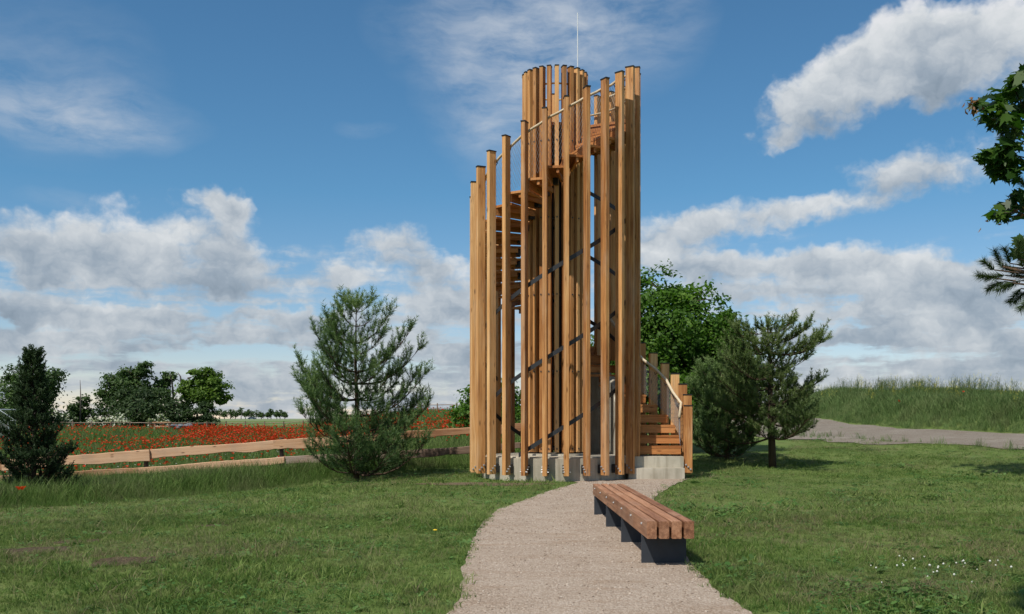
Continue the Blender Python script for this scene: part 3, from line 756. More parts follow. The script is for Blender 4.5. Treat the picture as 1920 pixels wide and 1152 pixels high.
P = lawn_points(2600, 4.6, 22); k = vnoise(P[:, 0], P[:, 1], 1.1, 15) > .52; P = P[k]
scatter('lawn_weeds', P, rng.uniform(.5, 1.3, len(P)), [rosette('weed_rosette', 7+i, .095, M['clover'], i) for i in range(3)], 'broad-leaved weed rosettes scattered through the lawn', 'weeds', .15)
x, y = [], []
P = lawn_points(3200, 4.6, 16); scatter('lawn_stalks', P, rng.uniform(.5, 1.2, len(P)), [tuft('stalks', 5, .13, .05, .0032, M['straw'], .8, 3, 90+i) for i in range(3)]+[tuft('long_tuft', 9, .12, .05, .0055, M['lawn'], .8, 3, 95)], 'thin dry stalks and longer blades standing in the lawn', 'grass', .3)
# tall grass by the fence and in the meadow
tg = [tuft('tall_tuft', 16, .40, .09, .008, M['tall'], .55, 3, 50+i) for i in range(3)]; tgs = tuft('tall_straw', 7, .48, .07, .004, M['straw'], .5, 3, 60)
def region(n, y0, y1, f):
    y = rng.uniform(y0, y1, n); x = rng.uniform(-1, 1, n)*(.525*y+1.5); k = f(x, y); return x[k], y[k]
x, y = region(60000, 11, 27, lambda x, y: (y > tall_from(x)) & (x < 9) & clear_of_tower(x, y) & (np.hypot(x-TC[0], y-TC[1]) > 2.4) & (dist_poly(x, y, ROAD) < -ROADW/2-.4))
edge = np.clip((y-tall_from(x))/2.0, .25, 1)
P = np.stack([x, y, ground(x, y)-.01], -1)
scatter('tall_grass', P, rng.uniform(.6, 1.15, len(P))*edge*np.where(x > -1, .6, 1.25), tg+[tgs], 'tall uncut grass growing along the slab fence', 'grass', .12, pick=np.where(rng.random(len(P)) < .09, 3, rng.integers(0, 3, len(P))))
tm = [tuft('meadow_tuft', 14, .42, .22, .022, M['tall'], .6, 2, 70+i) for i in range(3)]
x, y = region(36000, 26, 66, lambda x, y: (x < .02*y+1) & (x > -.525*y-2))
P = np.stack([x, y, ground(x, y)-.01], -1); scatter('meadow_grass', P, rng.uniform(.6, 1.25, len(P)), tm, 'tall meadow grass between the poppies behind the fence', 'grass', .15)
# poppies
def poppy_proto(i, s=1.0):
    r = random.Random(i); mb = MB(); h = .50; R0 = .055*s
    top = (r.uniform(-.06, .06), r.uniform(-.06, .06), h)
    V = []; K = 8
    mb.v.append((top[0], top[1], h-.02))
    for j in range(K):
        a = 6.283*j/K; rr = R0*(1 if j % 2 else .82); mb.v.append((top[0]+rr*math.cos(a), top[1]+rr*math.sin(a), h+.03+r.uniform(-.012, .012)))
    mb.f += [(0, 1+j, 1+(j+1) % K) for j in range(K)]
    me = mb.mesh('poppy_head', M['poppy']); me.materials.append(M['tall'])
    a = me.attributes.new('tint', 'FLOAT', 'POINT'); a.data.foreach_set('value', [r.random() for _ in me.vertices])
    return proto('poppy_head', me)
pp = [poppy_proto(i, .95) for i in range(4)]
def poppy_dens(x, y):
    a = x/y
    d = sst(36, 44, y)*(1-sst(58, 62, y))*(1-sst(-.20, -.14, a))
    d = d*np.clip((vnoise(x, y, 6, 2)*.6+vnoise(x, y, 2.2, 9)*.4-.28)*3.0, .08, 1)
    far_l = np.where((a < -.33) & (y > 47), .12, 1)
    hill = .30*sst(29, 31, y)*(1-sst(43, 47, y))*sst(-.22, -.18, a)*(1-sst(-.035, -.02, a))*np.clip((vnoise(x, y, 3, 5)-.3)*2.5, 0, 1)
    spars = .05*sst(26, 28, y)
    return np.clip(d*far_l+hill+spars, 0, 1)
x, y = region(70000, 26, 66, lambda x, y: (x < -.01*y) & (rng.random(len(x)) < poppy_dens(x, y)))
P = np.stack([x, y, ground(x, y)-rng.uniform(-.02, .16, len(x))], -1)
scatter('poppy_field', P, rng.uniform(.8, 1.15, len(P)), pp, 'red poppies flowering in the meadow beyond the slab fence', 'poppies', .25)
wd = MB(); wd.tube([(0, 0, .42), (0, 0, .43)], .016, 6); wdp = proto('daisy_head', wd.mesh('daisy_head', M['white']))
x, y = region(420, 24, 40, lambda x, y: (x < -.05*y) & (y > tall_from(x)+1))
P = np.stack([x, y, ground(x, y)], -1); scatter('meadow_daisies', P, rng.uniform(.7, 1.2, len(P)), [wdp], 'small white flowers sprinkled in the tall grass', 'flowers', .2)
# bank beyond the road
tw = [tuft('bank_tuft', 18, .56, .22, .016, M['weed'], .5, 3, 80+i) for i in range(4)]
rp_ = MB(); r = random.Random(3)
for s in range(7):
    a = r.uniform(0, 6.28); tx, ty, h = r.uniform(-.22, .22), r.uniform(-.22, .22), r.uniform(.75, 1.15)
    for q in range(9):
        cx_, cy_, cz_ = tx+r.uniform(-.05, .05), ty+r.uniform(-.05, .05), h-r.random()*.25; e = .011
        rp_.add([(cx_-e, cy_, cz_), (cx_, cy_-e, cz_+.006), (cx_+e, cy_, cz_), (cx_, cy_+e, cz_-.006)], [(0, 1, 2, 3)])
rapep = proto('rape_heads', rp_.mesh('rape_heads', M['rape']))
rs = MB()
for s in range(7):
    tx, ty, h = r.uniform(-.22, .22), r.uniform(-.22, .22), r.uniform(.75, 1.1); rs.tube([(0, 0, 0), (tx*.6, ty*.6, h*.5), (tx, ty, h)], [.006, .004, .002], 3, False)
    for q in range(5): b = r.uniform(0, 6.28); z = h*r.uniform(.45, .95); rs.tube([(tx*z/h, ty*z/h, z), (tx*z/h+.1*math.cos(b), ty*z/h+.1*math.sin(b), z+.12)], .002, 3, False)
rapes = proto('rape_stems', rs.mesh('rape_stems', M['weed']))
def bank(n, d0, d1):
    y = rng.uniform(20, 72, n); x = rng.uniform(4, 42, n); d = dist_poly(x, y, ROAD)-ROADW/2
    k = (d > d0) & (d < d1) & in_view(x, y, 3); return x[k], y[k], d[k]
x, y, d = bank(150000, .15, 9)
P = np.stack([x, y, ground(x, y)-.02], -1)
scatter('bank_grass', P, rng.uniform(.6, 1.15, len(P))*np.clip(.35+d*.35, .3, 1)*(.75+.5*vnoise(x, y, 1.6, 4)), tw, 'tall weeds and grass covering the bank beyond the gravel road', 'grass', .14)
x, y, d = bank(9000, 1.0, 7)
k = rng.random(len(x)) < np.clip((vnoise(x, y, 3.0, 11)-.42)*2.2, .04, 1); x, y = x[k], y[k]
P = np.stack([x, y, ground(x, y)-.02], -1); rzkeep = rng.uniform(.7, 1.25, len(P))
st0 = rng.bit_generator.state; scatter('rape_stems', P, rzkeep, [rapes], 'thin branching stems of yellow-flowered rape on the bank', 'weeds', .08)
rng.bit_generator.state = st0; scatter('rape_blossom', P, rzkeep, [rapep], 'small yellow rape flowers on the bank beyond the road', 'flowers', .08)
x, y, d = bank(400, .8, 4.0); k = rng.random(len(x)) < .22; x, y = x[k], y[k]
P = np.stack([x, y, ground(x, y)+.12], -1); scatter('bank_poppies', P, rng.uniform(.8, 1.2, len(P)), pp, 'few red poppies scattered over the green bank', 'poppies', .3)
# verge at the far side of the lawn
# pebbles
pb = []
for i in range(4):
    r = random.Random(i); mb = MB(); mb.tube([(0, 0, -.004), (0, 0, .002), (0, 0, .007)], [.007, .010, .005], 6)
    mb.v = [(x*r.uniform(.7, 1.3), y*r.uniform(.7, 1.3), z) for x, y, z in mb.v]
    pb.append(proto('pebble', mb.mesh('pebble', plain('pebble_%d' % i, [(.37, .30, .24), (.28, .22, .17), (.43, .365, .30), (.21, .16, .12)][i], .9))))
y = np.sqrt(rng.uniform(4.6**2, 19**2, 26000)); x = rng.uniform(-1.6, 3.6, 26000); k = inpoly(x, y, PATHA); x, y = x[k], y[k]
P = np.stack([x, y, ground(x, y)+.012], -1); scatter('path_pebbles', P, rng.uniform(.3, 1.0, len(P))**2*1.1, pb, 'loose pebbles lying on the gravel path', 'pebbles', .4)

y = rng.uniform(22, 60, 5000); x = rng.uniform(5, 30, 5000); d = dist_poly(x, y, ROAD); off = ROADW/2+1.45*sst(10.5, 14.5, x); k = (d < -off+.25) & (d > -off-.9) & in_view(x, y, 2); x, y = x[k], y[k]
P = np.stack([x, y, ground(x, y)], -1); scatter('verge_grass', P, rng.uniform(.25, .6, len(P))*(.5+vnoise(x, y, .9, 21)), tw, 'ragged grass tufts along the near edge of the gravel road', 'grass', .2)
# small countable flowers
cf = MB(); cf.tube([(0, 0, .0), (0, 0, .055)], .0015, 4, False); cfm = cf.mesh('stem', M['clover'])
ch = MB(); ch.tube([(0, 0, .050), (0, 0, .056), (0, 0, .066), (0, 0, .072)], [.006, .012, .011, .004], 8); chm = ch.mesh('flower_head', M['white'], True)
for i in range(34):
    c = random.choice([(1715, 1058), (1770, 1062), (1830, 1066), (1740, 1082), (1800, 1080), (1690, 1072)])
    X, Y = gp(c[0]+random.gauss(0, 42), c[1]+random.gauss(0, 13)); o = empty('clover_flower', (X, Y, gz(X, Y)), 0)
    tag(o, 'small white clover flower in the patch on the lawn at right', 'flower', 'white clover flowers in the lawn patch')
    s = random.uniform(.45, .8); o.scale = (s, s, s); shape('stem', cfm, o); shape('flower_head', chm, o)
dm = MB(); dm.tube([(0, 0, .060), (0, 0, .066), (0, 0, .072)], [.008, .022, .018], 10); dmm = dm.mesh('flower_head', M['yellow'])
X, Y = gp(816, 1006); o = empty('dandelion', (X, Y, gz(X, Y))); tag(o, 'single yellow dandelion in the lawn left of the path', 'flower'); shape('stem', cfm, o); shape('flower_head', dmm, o)
for i, (p, d_, lb) in enumerate([(32, 14.2, 'red poppy in the lawn edge at far left, the left one of two'), (40, 14.5, 'red poppy in the lawn edge at far left, the right one of two')]):
    X, Y, Z = pg(p, d_); o = empty('poppy', (X, Y, Z-.12)); tag(o, lb, 'poppy', 'poppies in the lawn edge')
    q = MB(); q.tube([(0, 0, 0), (.0, 0, .49)], .004, 4, False); q.build('stem', M['tall'], o); shape('petals', poppy_proto(77+i).data, o)

# ------------------------------------------------------------------ slab fence
fence = empty('slab_fence', pg(525, 23.7)); tag(fence, 'rustic two-rail fence of rough sawn slabs along the poppy meadow', 'fence')
FO = Vector(fence.location)
FP = [(-260, 880, 907, 25.8), (15, 862, 891, 25.1), (270, 844, 876, 24.4), (525, 825, 857, 23.7), (745, 810, 845, 22.9), (990, 793, 829, 22.4), (1210, 782, 818, 22.6)]
def slab(p0, p1, h0, h1, th, m, over=.18, seed=0):
    r = random.Random(seed); a = Vector(p0); b = Vector(p1); L = (b-a).length; dirv = (b-a).normalized(); n = 18
    mb = MB(); ph = r.uniform(0, 6); ph2 = r.uniform(0, 6)
    for i in range(n+1):
        t = i/n; x = -over+(L+2*over)*t; h = h0+(h1-h0)*t
        top = .007*math.sin(x*2.1+ph)+r.uniform(-.006, .006); bot = -h+.018*math.sin(x*1.7+ph2)+.014*math.sin(x*4.1+ph)+r.uniform(-.012, .012)
        mb.v += [(x, -th/2, bot+.01), (x, -th/2, top-.012), (x, -th/2+.012, top), (x, th/2, top-.004), (x, th/2, bot), (x, -th/2+.015, bot)]
    for i in range(n):
        for j in range(6): k = i*6; mb.f.append((k+j, k+6+j, k+6+(j+1) % 6, k+(j+1) % 6))
    mb.f += [tuple(range(6)), tuple(range(n*6, n*6+6))[::-1]]
    o = mb.build('rail', m, fence); o.location = a-FO
    yaw = math.atan2(dirv.y, dirv.x); pit = math.asin(dirv.z); o.rotation_euler = (0, -pit, yaw)
    return o
for i, (a, b) in enumerate(zip(FP[:-1], FP[1:])):
    s = .035*(-1)**i
    P0, P1 = Vector(px(a[0], a[1], a[3]))+Vector((0, s, 0)), Vector(px(b[0], b[1], b[3]))+Vector((0, s, 0))
    slab(P0, P1, *[(.26, .24), (.26, .25), (.23, .20), (.22, .20), (.18, .17), (.16, .15)][i], .05, M['slab'], .16, i)
    P0, P1 = Vector(px(a[0], a[2], a[3]))+Vector((0, -s, 0)), Vector(px(b[0], b[2], b[3]))+Vector((0, -s, 0))
    slab(P0, P1, .17, .16, .05, M['slab_old'] if i > 2 else M['slab'], .12, 40+i)
for i, a in enumerate(FP):
    P = Vector(px(a[0], a[1], a[3]))+Vector((0, .12, 0)); g0 = gz(P.x, P.y)
    m = MB(); m.tube([(0, 0, g0-.2-FO.z), (.01, 0, (g0+P.z)/2-FO.z), (.0, .0, P.z-.01-FO.z+(.07 if i == 3 else 0))], [.062, .056, .05], 9); m.build('post', M['stake'], fence, loc=(P.x-FO.x, P.y-FO.y, 0))
# thin old fence at the far side of the meadow
rear = empty('rear_fence', pg(300, 62)); tag(rear, 'thin weathered rail fence at the far edge of the poppy meadow', 'fence'); RO = Vector(rear.location); prev = None
for i, p in enumerate(range(100, 900, 36)):
    d_ = 62-.008*max(0, p-450)*1.2; X, Y, Z = pg(p, d_); m = MB(); m.tube([(0, 0, -.1), (0, 0, .72)], .04, 6); m.build('post', M['stake'], rear, loc=(X-RO.x, Y-RO.y, Z-RO.z))
    q = Vector((X-RO.x, Y-RO.y, Z-RO.z+.62))
    if prev:
        m = MB(); m.tube([prev, (prev+q)/2+Vector((0, 0, random.uniform(-.04, .04))), q], .022, 5); m.build('rail', M['slab_old'], rear)
    prev = q

# ------------------------------------------------------------------ trees
def pick_on(n): v = rng.normal(size=(n, 3)); return nrm(v)
def leaves(C, out, size, flat=.5):
    n = len(C); nr = nrm(out*.55+np.array([0, 0, .5])+rng.normal(0, .55, (n, 3))); u = nrm(np.cross(nr, rng.normal(size=(n, 3)))); v = np.cross(nr, u)
    s = (size*rng.uniform(.6, 1.3, n))[:, None]; fold = nr*s*.12
    return np.stack([C-u*s*.5, C+v*s*flat*.5+fold, C+u*s*.5, C-v*s*flat*.5+fold], 1)
def leafy(name, base, trunk_h, blobs, clumps, per, leaf, m, label, cat='tree', trunk_r=.12, group=None, sig=.20, bark='bark', lean=(0, 0), flowers=None, low=0.0, flat=.55):
    """blobs: (x,y,z,rx,ry,rz) relative to the base"""
    root = empty(name, base); tag(root, label, cat, group)
    mb = MB(); top = Vector((lean[0], lean[1], trunk_h))
    mb.tube([(0, 0, -.15), (lean[0]*.3, lean[1]*.3, trunk_h*.4), tuple(top)], [trunk_r*1.25, trunk_r, trunk_r*.75], 8)
    vol = np.array([b[3]*b[4]*b[5] for b in blobs])**.67; share = vol/vol.sum()
    Cs, Os, T = [], [], []
    for b, sh in zip(blobs, share):
        c = Vector(b[:3]); mid = top.lerp(c, .5)+Vector((random.uniform(-.1, .1), random.uniform(-.1, .1), .12*b[5]))
        mb.tube([tuple(top*.85), tuple(mid), tuple(c)], [trunk_r*.55, trunk_r*.38, trunk_r*.18], 6)
        nc = max(6, int(clumps*sh)); dirs = pick_on(nc); rad = rng.uniform(.45, 1.0, nc)**.6
        cc = np.array(b[:3])+dirs*rad[:, None]*np.array(b[3:])
        for q in range(min(nc, 9)):
            e = cc[q]; mb.tube([tuple(c), tuple((c+Vector(e))/2+Vector((0, 0, .05))), tuple(e)], [trunk_r*.18, trunk_r*.11, trunk_r*.04], 4, False)
        sg = sig*np.mean(b[3:])*rng.uniform(.7, 1.4, nc)
        tint = np.clip(rng.normal(.5, .18, nc), 0, 1)
        P = np.repeat(cc, per, 0)+rng.normal(size=(nc*per, 3))*np.repeat(sg, per)[:, None]*np.array([1.15, 1.15, .7])
        Cs.append(P); Os.append(nrm(P-np.array(b[:3]))); T.append(np.clip(np.repeat(tint, per)+rng.normal(0, .16, nc*per), 0, 1))
    C = np.concatenate(Cs); O = np.concatenate(Os); T = np.concatenate(T)
    k = C[:, 2] > low; C, O, T = C[k], O[k], T[k]
    mb.build('trunk', M[bark], root, True)
    cr = bulk('crown', leaves(C, O, leaf, flat), 4, M[m], T, root)
    if flowers:
        n, fs = flowers; i = rng.choice(len(C), n*5); sel = i[np.argsort(-(O[i, 2]*.6-O[i, 1]*.8-O[i, 0]*.3))][:n*2]; sel = rng.choice(sel, n, False)
        PF = C[sel]+O[sel]*leaf*.6; K = []
        K = np.concatenate([PF+rng.normal(0, fs*.5, PF.shape) for _ in range(5)]); bulk('blossom', leaves(K, np.concatenate([O[sel]]*5), fs, .9), 4, M['blossom'], rng.random(len(K)), root)
    return root
def auto_blobs(w, h0, h1, n, seed, yw=None, rmin=.22, rmax=.36, top_narrow=.5):
    r = random.Random(seed); yw = yw or w; out = []
    for i in range(n):
        t = (i+.5)/n; z = h0+(h1-h0)*t; k = 1-top_narrow*t**1.5; k *= .55+.45*min(1, t*4)
        a = r.uniform(0, 6.28)+i*2.4; rr = r.uniform(.25, .62)*k; s = r.uniform(rmin, rmax)*(1-.3*t)
        out.append((w*rr*math.cos(a), yw*rr*math.sin(a), z, w*s*1.15, yw*s*1.15, min((h1-h0)*.22, w*s*.85)))
    return out
# walnut behind the tower (right) and its left-hand side, big bright crown
b = pg(1240, 28.2)
bl = auto_blobs(2.6, .9, 3.55, 9, 5, 2.0)+[(-.6, 0, 3.95, 1.0, 1.0, .75), (.2, -.2, 3.4, 1.1, 1.0, .7), (1.25, -.3, 2.9, .95, .9, .6), (1.95, -.2, 2.5, .8, .8, .6), (2.0, -.2, 1.9, .8, .8, .6), (1.7, -.3, 1.4, .9, .8, .6), (1.4, -.1, 3.2, .8, .8, .55), (-.9, -.2, 2.9, 1.2, 1, .8), (-.4, -.5, 2.0, 1.5, .9, .8), (.6, -.6, 1.3, 1.3, .8, .6)]
for (p_, r_, q_) in [(1300, 565, 42), (1345, 605, 36), (1368, 645, 34), (1315, 625, 50), (1290, 690, 60), (1355, 690, 45), (1240, 545, 45)]:
    X_, Y_, Z_ = px(p_, r_, 28.2); bl.append((X_-b[0], random.uniform(-.5, .3), Z_-b[2], q_*.0151*1.2, q_*.0151, q_*.0151*.8))
leafy('walnut_tree', b, 1.5, bl, 460, 105, .135, 'walnut', 'broad bright green leafy tree right behind the tower stairs', trunk_r=.13, sig=.21, low=.25)
b = pg(905, 33)
leafy('round_shrub', b, .5, [(0, 0, 1.0, .85, .8, .7), (-.45, -.2, .8, .55, .5, .45), (.5, .1, 1.35, .8, .7, .7), (-.1, 0, 1.5, .55, .5, .45), (.9, 0, .8, .8, .7, .6)], 120, 60, .13, 'walnut', 'round dark green shrub showing left of the tower foot', 'shrub', .06, low=.12, sig=.2)
# left background trees, px -> metres at 85 m: 0.0455 m per photo pixel
def T85(p, row, d=85): x, y, z = px(p, row, d); return x, y, z
def bg_tree(name, basep, d, blobs_px, clumps, per, leaf, m, label, cat='tree', tr=.2, group='trees beyond the meadow', **kw):
    B = pg(basep, d); s = d/F; bl = []
    for (p, row, rx, ry) in blobs_px:
        X, Y, Z = px(p, row, d); bl.append((X-B[0], random.uniform(-1, 1)*rx*s*.4, Z-B[2], rx*s, rx*s*.85, ry*s))
    return leafy(name, B, max(.6, (min(q[2] for q in bl)+max(q[2] for q in bl))/2*.8), bl, clumps, per, leaf, m, label, cat, tr, group, **kw)
bg_tree('broad_tree', 40, 80, [(20,735,40,32),(60,720,45,28),(95,712,30,20),(30,700,26,14),(10,770,40,30),(60,765,45,32),(100,745,18,12),(85,790,30,20)], 170, 64, .26, 'oak', 'large dark broadleaf tree behind the dark fir at far left', sig=.2)
bg_tree('small_tree', 150, 84, [(148,770,20,20),(150,752,14,10),(138,785,18,14),(164,782,16,14)], 60, 34, .3, 'oak', 'small dark tree with a bare top shoot in the left tree group', sig=.22)
o = bg_tree('spreading_tree', 255, 86, [(215,712,32,17),(250,700,26,14),(268,692,24,12),(205,735,26,12),(240,725,40,20),(290,735,35,20),(262,708,25,14),(235,750,40,18)], 150, 64, .26, 'oak', 'tall spreading oak-like tree in the middle of the left tree group', sig=.19)
o = bg_tree('tall_thicket', 270, 82, [(255,765,60,34),(215,780,32,26),(310,770,45,28),(262,742,38,18),(335,785,26,20),(290,795,50,18),(230,800,40,14)], 190, 64, .26, 'bushleaf', 'wide dark thicket under the trees in the left group', 'shrub', sig=.19)
bg_tree('forked_tree', 318, 87, [(312,712,17,7),(318,704,14,6),(300,722,14,8),(296,716,10,6)], 34, 30, .28, 'oak', 'thin forked tree with a flat crown and dead limbs in the left group', tr=.12, sig=.24)
bg_tree('lime_tree', 385, 84, [(388,712,24,20),(378,702,22,12),(402,722,26,14),(360,735,24,16),(390,742,36,13),(412,746,20,11),(365,755,26,14),(352,720,14,10)], 150, 64, .26, 'lime', 'bright yellow-green tree at the right end of the left group', sig=.19)
bg_tree('dark_shrub', 378, 81, [(372,785,26,18),(390,775,18,16),(355,795,22,14),(392,797,18,12),(378,764,14,10)], 80, 56, .25, 'bushleaf', 'dark round shrub beneath the bright yellow-green tree', 'shrub', .1, sig=.2)
m = MB(); B = pg(330, 86.5); s = 86.5/F
for path in [[(318,790),(325,745),(340,722),(352,710)], [(340,722),(338,706),(333,698)], [(352,710),(362,706)], [(325,745),(322,715),(318,700)], [(338,750),(352,728),(364,712)], [(352,728),(350,712)]]:
    pts = [Vector(px(p, rw, 86.5))-Vector(B) for p, rw in path]; m.tube(pts, [.11-.09*i/(len(pts)-1) for i in range(len(pts))], 5)
dt = empty('dead_tree', B); tag(dt, 'bare dead tree with forked grey limbs left of the bright yellow-green tree', 'tree'); m.build('trunk', M['deadwood'], dt, True)
m = MB(); B = pg(150, 83); m.tube([(0, 0, 0), (.05, 0, 2.6), (.0, 0, 4.1)], [.09, .05, .02], 5); dt = empty('dead_tree', B); tag(dt, 'bare upright dead stem poking out of the small dark tree', 'tree'); m.build('trunk', M['deadwood'], dt, True)
for i, (p, rw, w, h, fl, lb) in enumerate([(115,800,30,18,46,'white-blossomed elder bush right behind the dark fir'), (178,808,24,14,34,'low pale-blossomed elder bush between the fir and the thicket'), (225,800,26,14,70,'elder bush thick with white blossom in front of the thicket'), (300,800,16,14,26,'small elder bush with few white blossoms at the thicket foot')]):
    bg_tree('elder_bush', p, 72+i, [(p-w*.4, rw-4, w*.6, h*.9), (p+w*.4, rw-3, w*.6, h*.85), (p, rw-4-h*.4, w*.65, h*.75)], 60, 50, .2, 'bushleaf', lb, 'shrub', .08, 'elder bushes along the meadow', flowers=(int(fl*1.6), .17), sig=.22)
# far line of trees
fl = [(412,768,784,9),(421,771,785,6),(432,768,785,9),(441,770,785,7),(452,764,786,5),(460,772,786,5),(467,768,786,6),(480,770,786,11),(490,774,786,6),(502,773,787,4),(508,766,787,5),(519,770,787,6),(525,769,787,7),(534,773,787,5),(600,772,787,7),(760,776,787,8)]
for i, (p, t, bt, w) in enumerate(fl):
    d_ = 620; X, Y, Z = pg(p, d_); s = d_/F; h = (785-t)*s+.4; ww = w*s
    bl = [(0, 0, h*.62, ww, ww, h*.34), (ww*.5, 0, h*.5, ww*.7, ww*.7, h*.25), (-ww*.45, 0, h*.55, ww*.7, ww*.7, h*.25), (0, 0, h*.85, ww*.5, ww*.5, h*.18)]
    pos = ['first', 'second', 'third', 'fourth', 'fifth', 'sixth', 'seventh', 'eighth', 'ninth', 'tenth', 'eleventh', 'twelfth', 'thirteenth', 'fourteenth', 'fifteenth', 'sixteenth'][i]
    leafy('distant_tree', (X, Y, Z), h*.5, bl, 40, 9, 1.0, 'oak', 'tiny distant tree on the horizon, %s from the left' % pos, 'tree', .22, 'trees on the horizon', sig=.22)

# ---- pines
def needles(P, Dr, L, n, ln, w, spread=.75):
    """brushes of needles: shoots at P along Dr with length L"""
    S = len(P); t = rng.uniform(0, 1, (S, n)); ax = np.repeat(Dr[:, None], n, 1); rv = rng.normal(size=(S, n, 3)); rad = nrm(rv-(rv*ax).sum(-1, keepdims=True)*ax)
    base = P[:, None]+ax*(t*L[:, None])[..., None]; d = nrm(ax*rng.uniform(.45, .95, (S, n, 1))+rad*spread)
    tip = base+d*(np.reshape(ln, (-1, 1))*rng.uniform(.7, 1.2, (S, n)))[..., None]; sd = nrm(np.cross(d, rng.normal(size=(S, n, 3))))*w/2
    return np.stack([base-sd, base+sd, tip], 2).reshape(-1, 3, 3)
def pine(name, base, H, prof, label, m='pine', whorls=13, nb=6, trunk_r=.07, up=.35, needle=.085, nn=38, w=.0085, seed=1, trunk_pts=None, z0=.12, candles=True, twig_step=.17, cat='tree', group=None, extra=None, bark='pinebark', shoot=.17, gaps=0.0, sl=1.0, curl=.30):
    """prof(t)->branch reach in metres at relative height t"""
    r = random.Random(seed); root = empty(name, base); tag(root, label, cat, group)
    tb = MB(); tp = trunk_pts or [(0, 0, -.1), (.02, .0, H*.33), (-.02, .02, H*.66), (0, 0, H*.97)]
    k = len(tp); tb.tube(tp, [trunk_r*(1.15-1.05*i/(k-1)) for i in range(k)], 8)
    def on_trunk(z):
        for a, b in zip(tp[:-1], tp[1:]):
            if a[2] <= z <= b[2]: return Vector(a).lerp(Vector(b), (z-a[2])/(b[2]-a[2]))
        return Vector(tp[-1])
    bb = MB(); SP, SD, SL, ST, SN = [], [], [], [], []
    def shoot_at(p, d, L, t, nl=1.0): SP.append(tuple(p)); SD.append(tuple(d.normalized())); SL.append(L); ST.append(t); SN.append(nl*needle)
    def twig(p, d, L, depth, tb_):
        n = max(1, int(L/.11))
        e = p+d*L+Vector((0, 0, L*.25)); bb.tube([tuple(p), tuple(e)], [.006+.008*L, .004], 4, False)
        for i in range(n):
            q = p.lerp(e, (i+.6)/n); dd = (d+Vector((r.uniform(-.8, .8), r.uniform(-.8, .8), r.uniform(.0, .8)))).normalized(); shoot_at(q, dd, shoot*r.uniform(.6, 1.1), tb_+r.uniform(-.15, .15))
        dd = (d*.5+Vector((r.uniform(-.2, .2), r.uniform(-.2, .2), .55+up))).normalized()
        shoot_at(e, dd, shoot*r.uniform(1.0, 1.6), min(1, tb_+.25))
        if candles and r.random() < .5: shoot_at(e, Vector((r.uniform(-.22, .22), r.uniform(-.22, .22), 1)), shoot*r.uniform(.9, 1.5), min(1, tb_+.5), .42)
    for i in range(whorls):
        t = z0+(1-z0)*(i+r.uniform(-.25, .25))/whorls; t = min(.985, max(.03, t)); z = H*t; l = prof(t); n = max(3, int(nb*(1.0 if t < .8 else .8)))
        a0 = r.uniform(0, 6.28)
        for j in range(n):
            if r.random() < gaps: continue
            a = a0+6.283*j/n+r.uniform(-.35, .35); L = l*r.uniform(.68, 1.12)
            if extra: L *= extra(a, t)
            rise = up*(.25+.9*t)+r.uniform(-.12, .12); o = on_trunk(z); pts = []
            K = 5
            for s in range(K+1):
                u = s/K; pts.append(o+Vector((math.cos(a)*L*u*(1-.06*u), math.sin(a)*L*u*(1-.06*u), L*(rise*u+curl*u*u-.10*math.sin(u*3.1)))))
            bb.tube([tuple(p) for p in pts], [max(.004, (.007+.013*L)*(1-.85*s/K)) for s in range(K+1)], 5, False)
            tb_ = .30+.22*t+r.uniform(-.12, .12)
            ns = max(2, int(L*.85/twig_step))
            for s in range(ns):
                u = .22+.78*(s+.5)/ns; f = u*K; i0 = min(K-1, int(f)); p = pts[i0].lerp(pts[i0+1], f-i0); dv = (pts[i0+1]-pts[i0]).normalized(); side = Vector((-math.sin(a), math.cos(a), 0))
                for sg in (-1, 1):
                    if r.random() < .12: continue
                    twig(p, (dv*.75+side*sg*r.uniform(.5, .95)+Vector((0, 0, r.uniform(-.05, .35)))).normalized(), sl*(.10+.34*L*(1-u*.75))*r.uniform(.6, 1.1), 0, tb_)
            e = pts[-1]; shoot_at(e, (pts[-1]-pts[-2]).normalized()+Vector((0, 0, up*1.2)), shoot*1.7, min(1, tb_+.3))
            for q in range(3): shoot_at(e, Vector((r.uniform(-.6, .6)+math.cos(a)*.4, r.uniform(-.6, .6)+math.sin(a)*.4, .8)), shoot*1.2, min(1, tb_+.3))
    for q in range(6): o = on_trunk(H*.97); shoot_at(o-Vector((0, 0, r.uniform(0, .25))), Vector((r.uniform(-.35, .35), r.uniform(-.35, .35), 1)), shoot*1.7, .8, .5 if candles else 1)
    tb.build('trunk', M[bark], root, True); bb.build('branches', M[bark], root, True)
    SP, SD, SL, ST, SN = map(np.array, (SP, SD, SL, ST, SN))
    V = needles(SP, nrm(SD), SL, nn, SN, w); tint = np.clip(np.repeat(ST, nn)+rng.normal(0, .10, len(V)), 0, 1)
    bulk('crown', V, 3, M[m], tint, root)
    return root
B = pg(668, 20.6); Hh = 3.72
def lumpy(seed, amp):                                         # uneven reach by side and height
    r = random.Random(seed); w = [(r.uniform(0, 6.28), r.uniform(3, 9), r.choice([1, 2, 3]), r.uniform(0, 6.28)) for _ in range(5)]
    return lambda a, t: 1+amp*sum(math.sin(f*t+p)*math.cos(k*a+q) for p, f, k, q in w)/2
lp = lumpy(4, .30)
pine('pine_tree', B, Hh, lambda t: 1.78*min(1, .74+t*1.4)*(1-t)**.84+.08, 'bushy young pine tree with upright candles left of the tower', 'pine', 12, 7, .06, .36, .095, 44, .0105, 11, extra=lp, z0=.045, twig_step=.16, gaps=.20, shoot=.22)
B = pg(1449, 23.2)
lp2 = lumpy(9, .34)
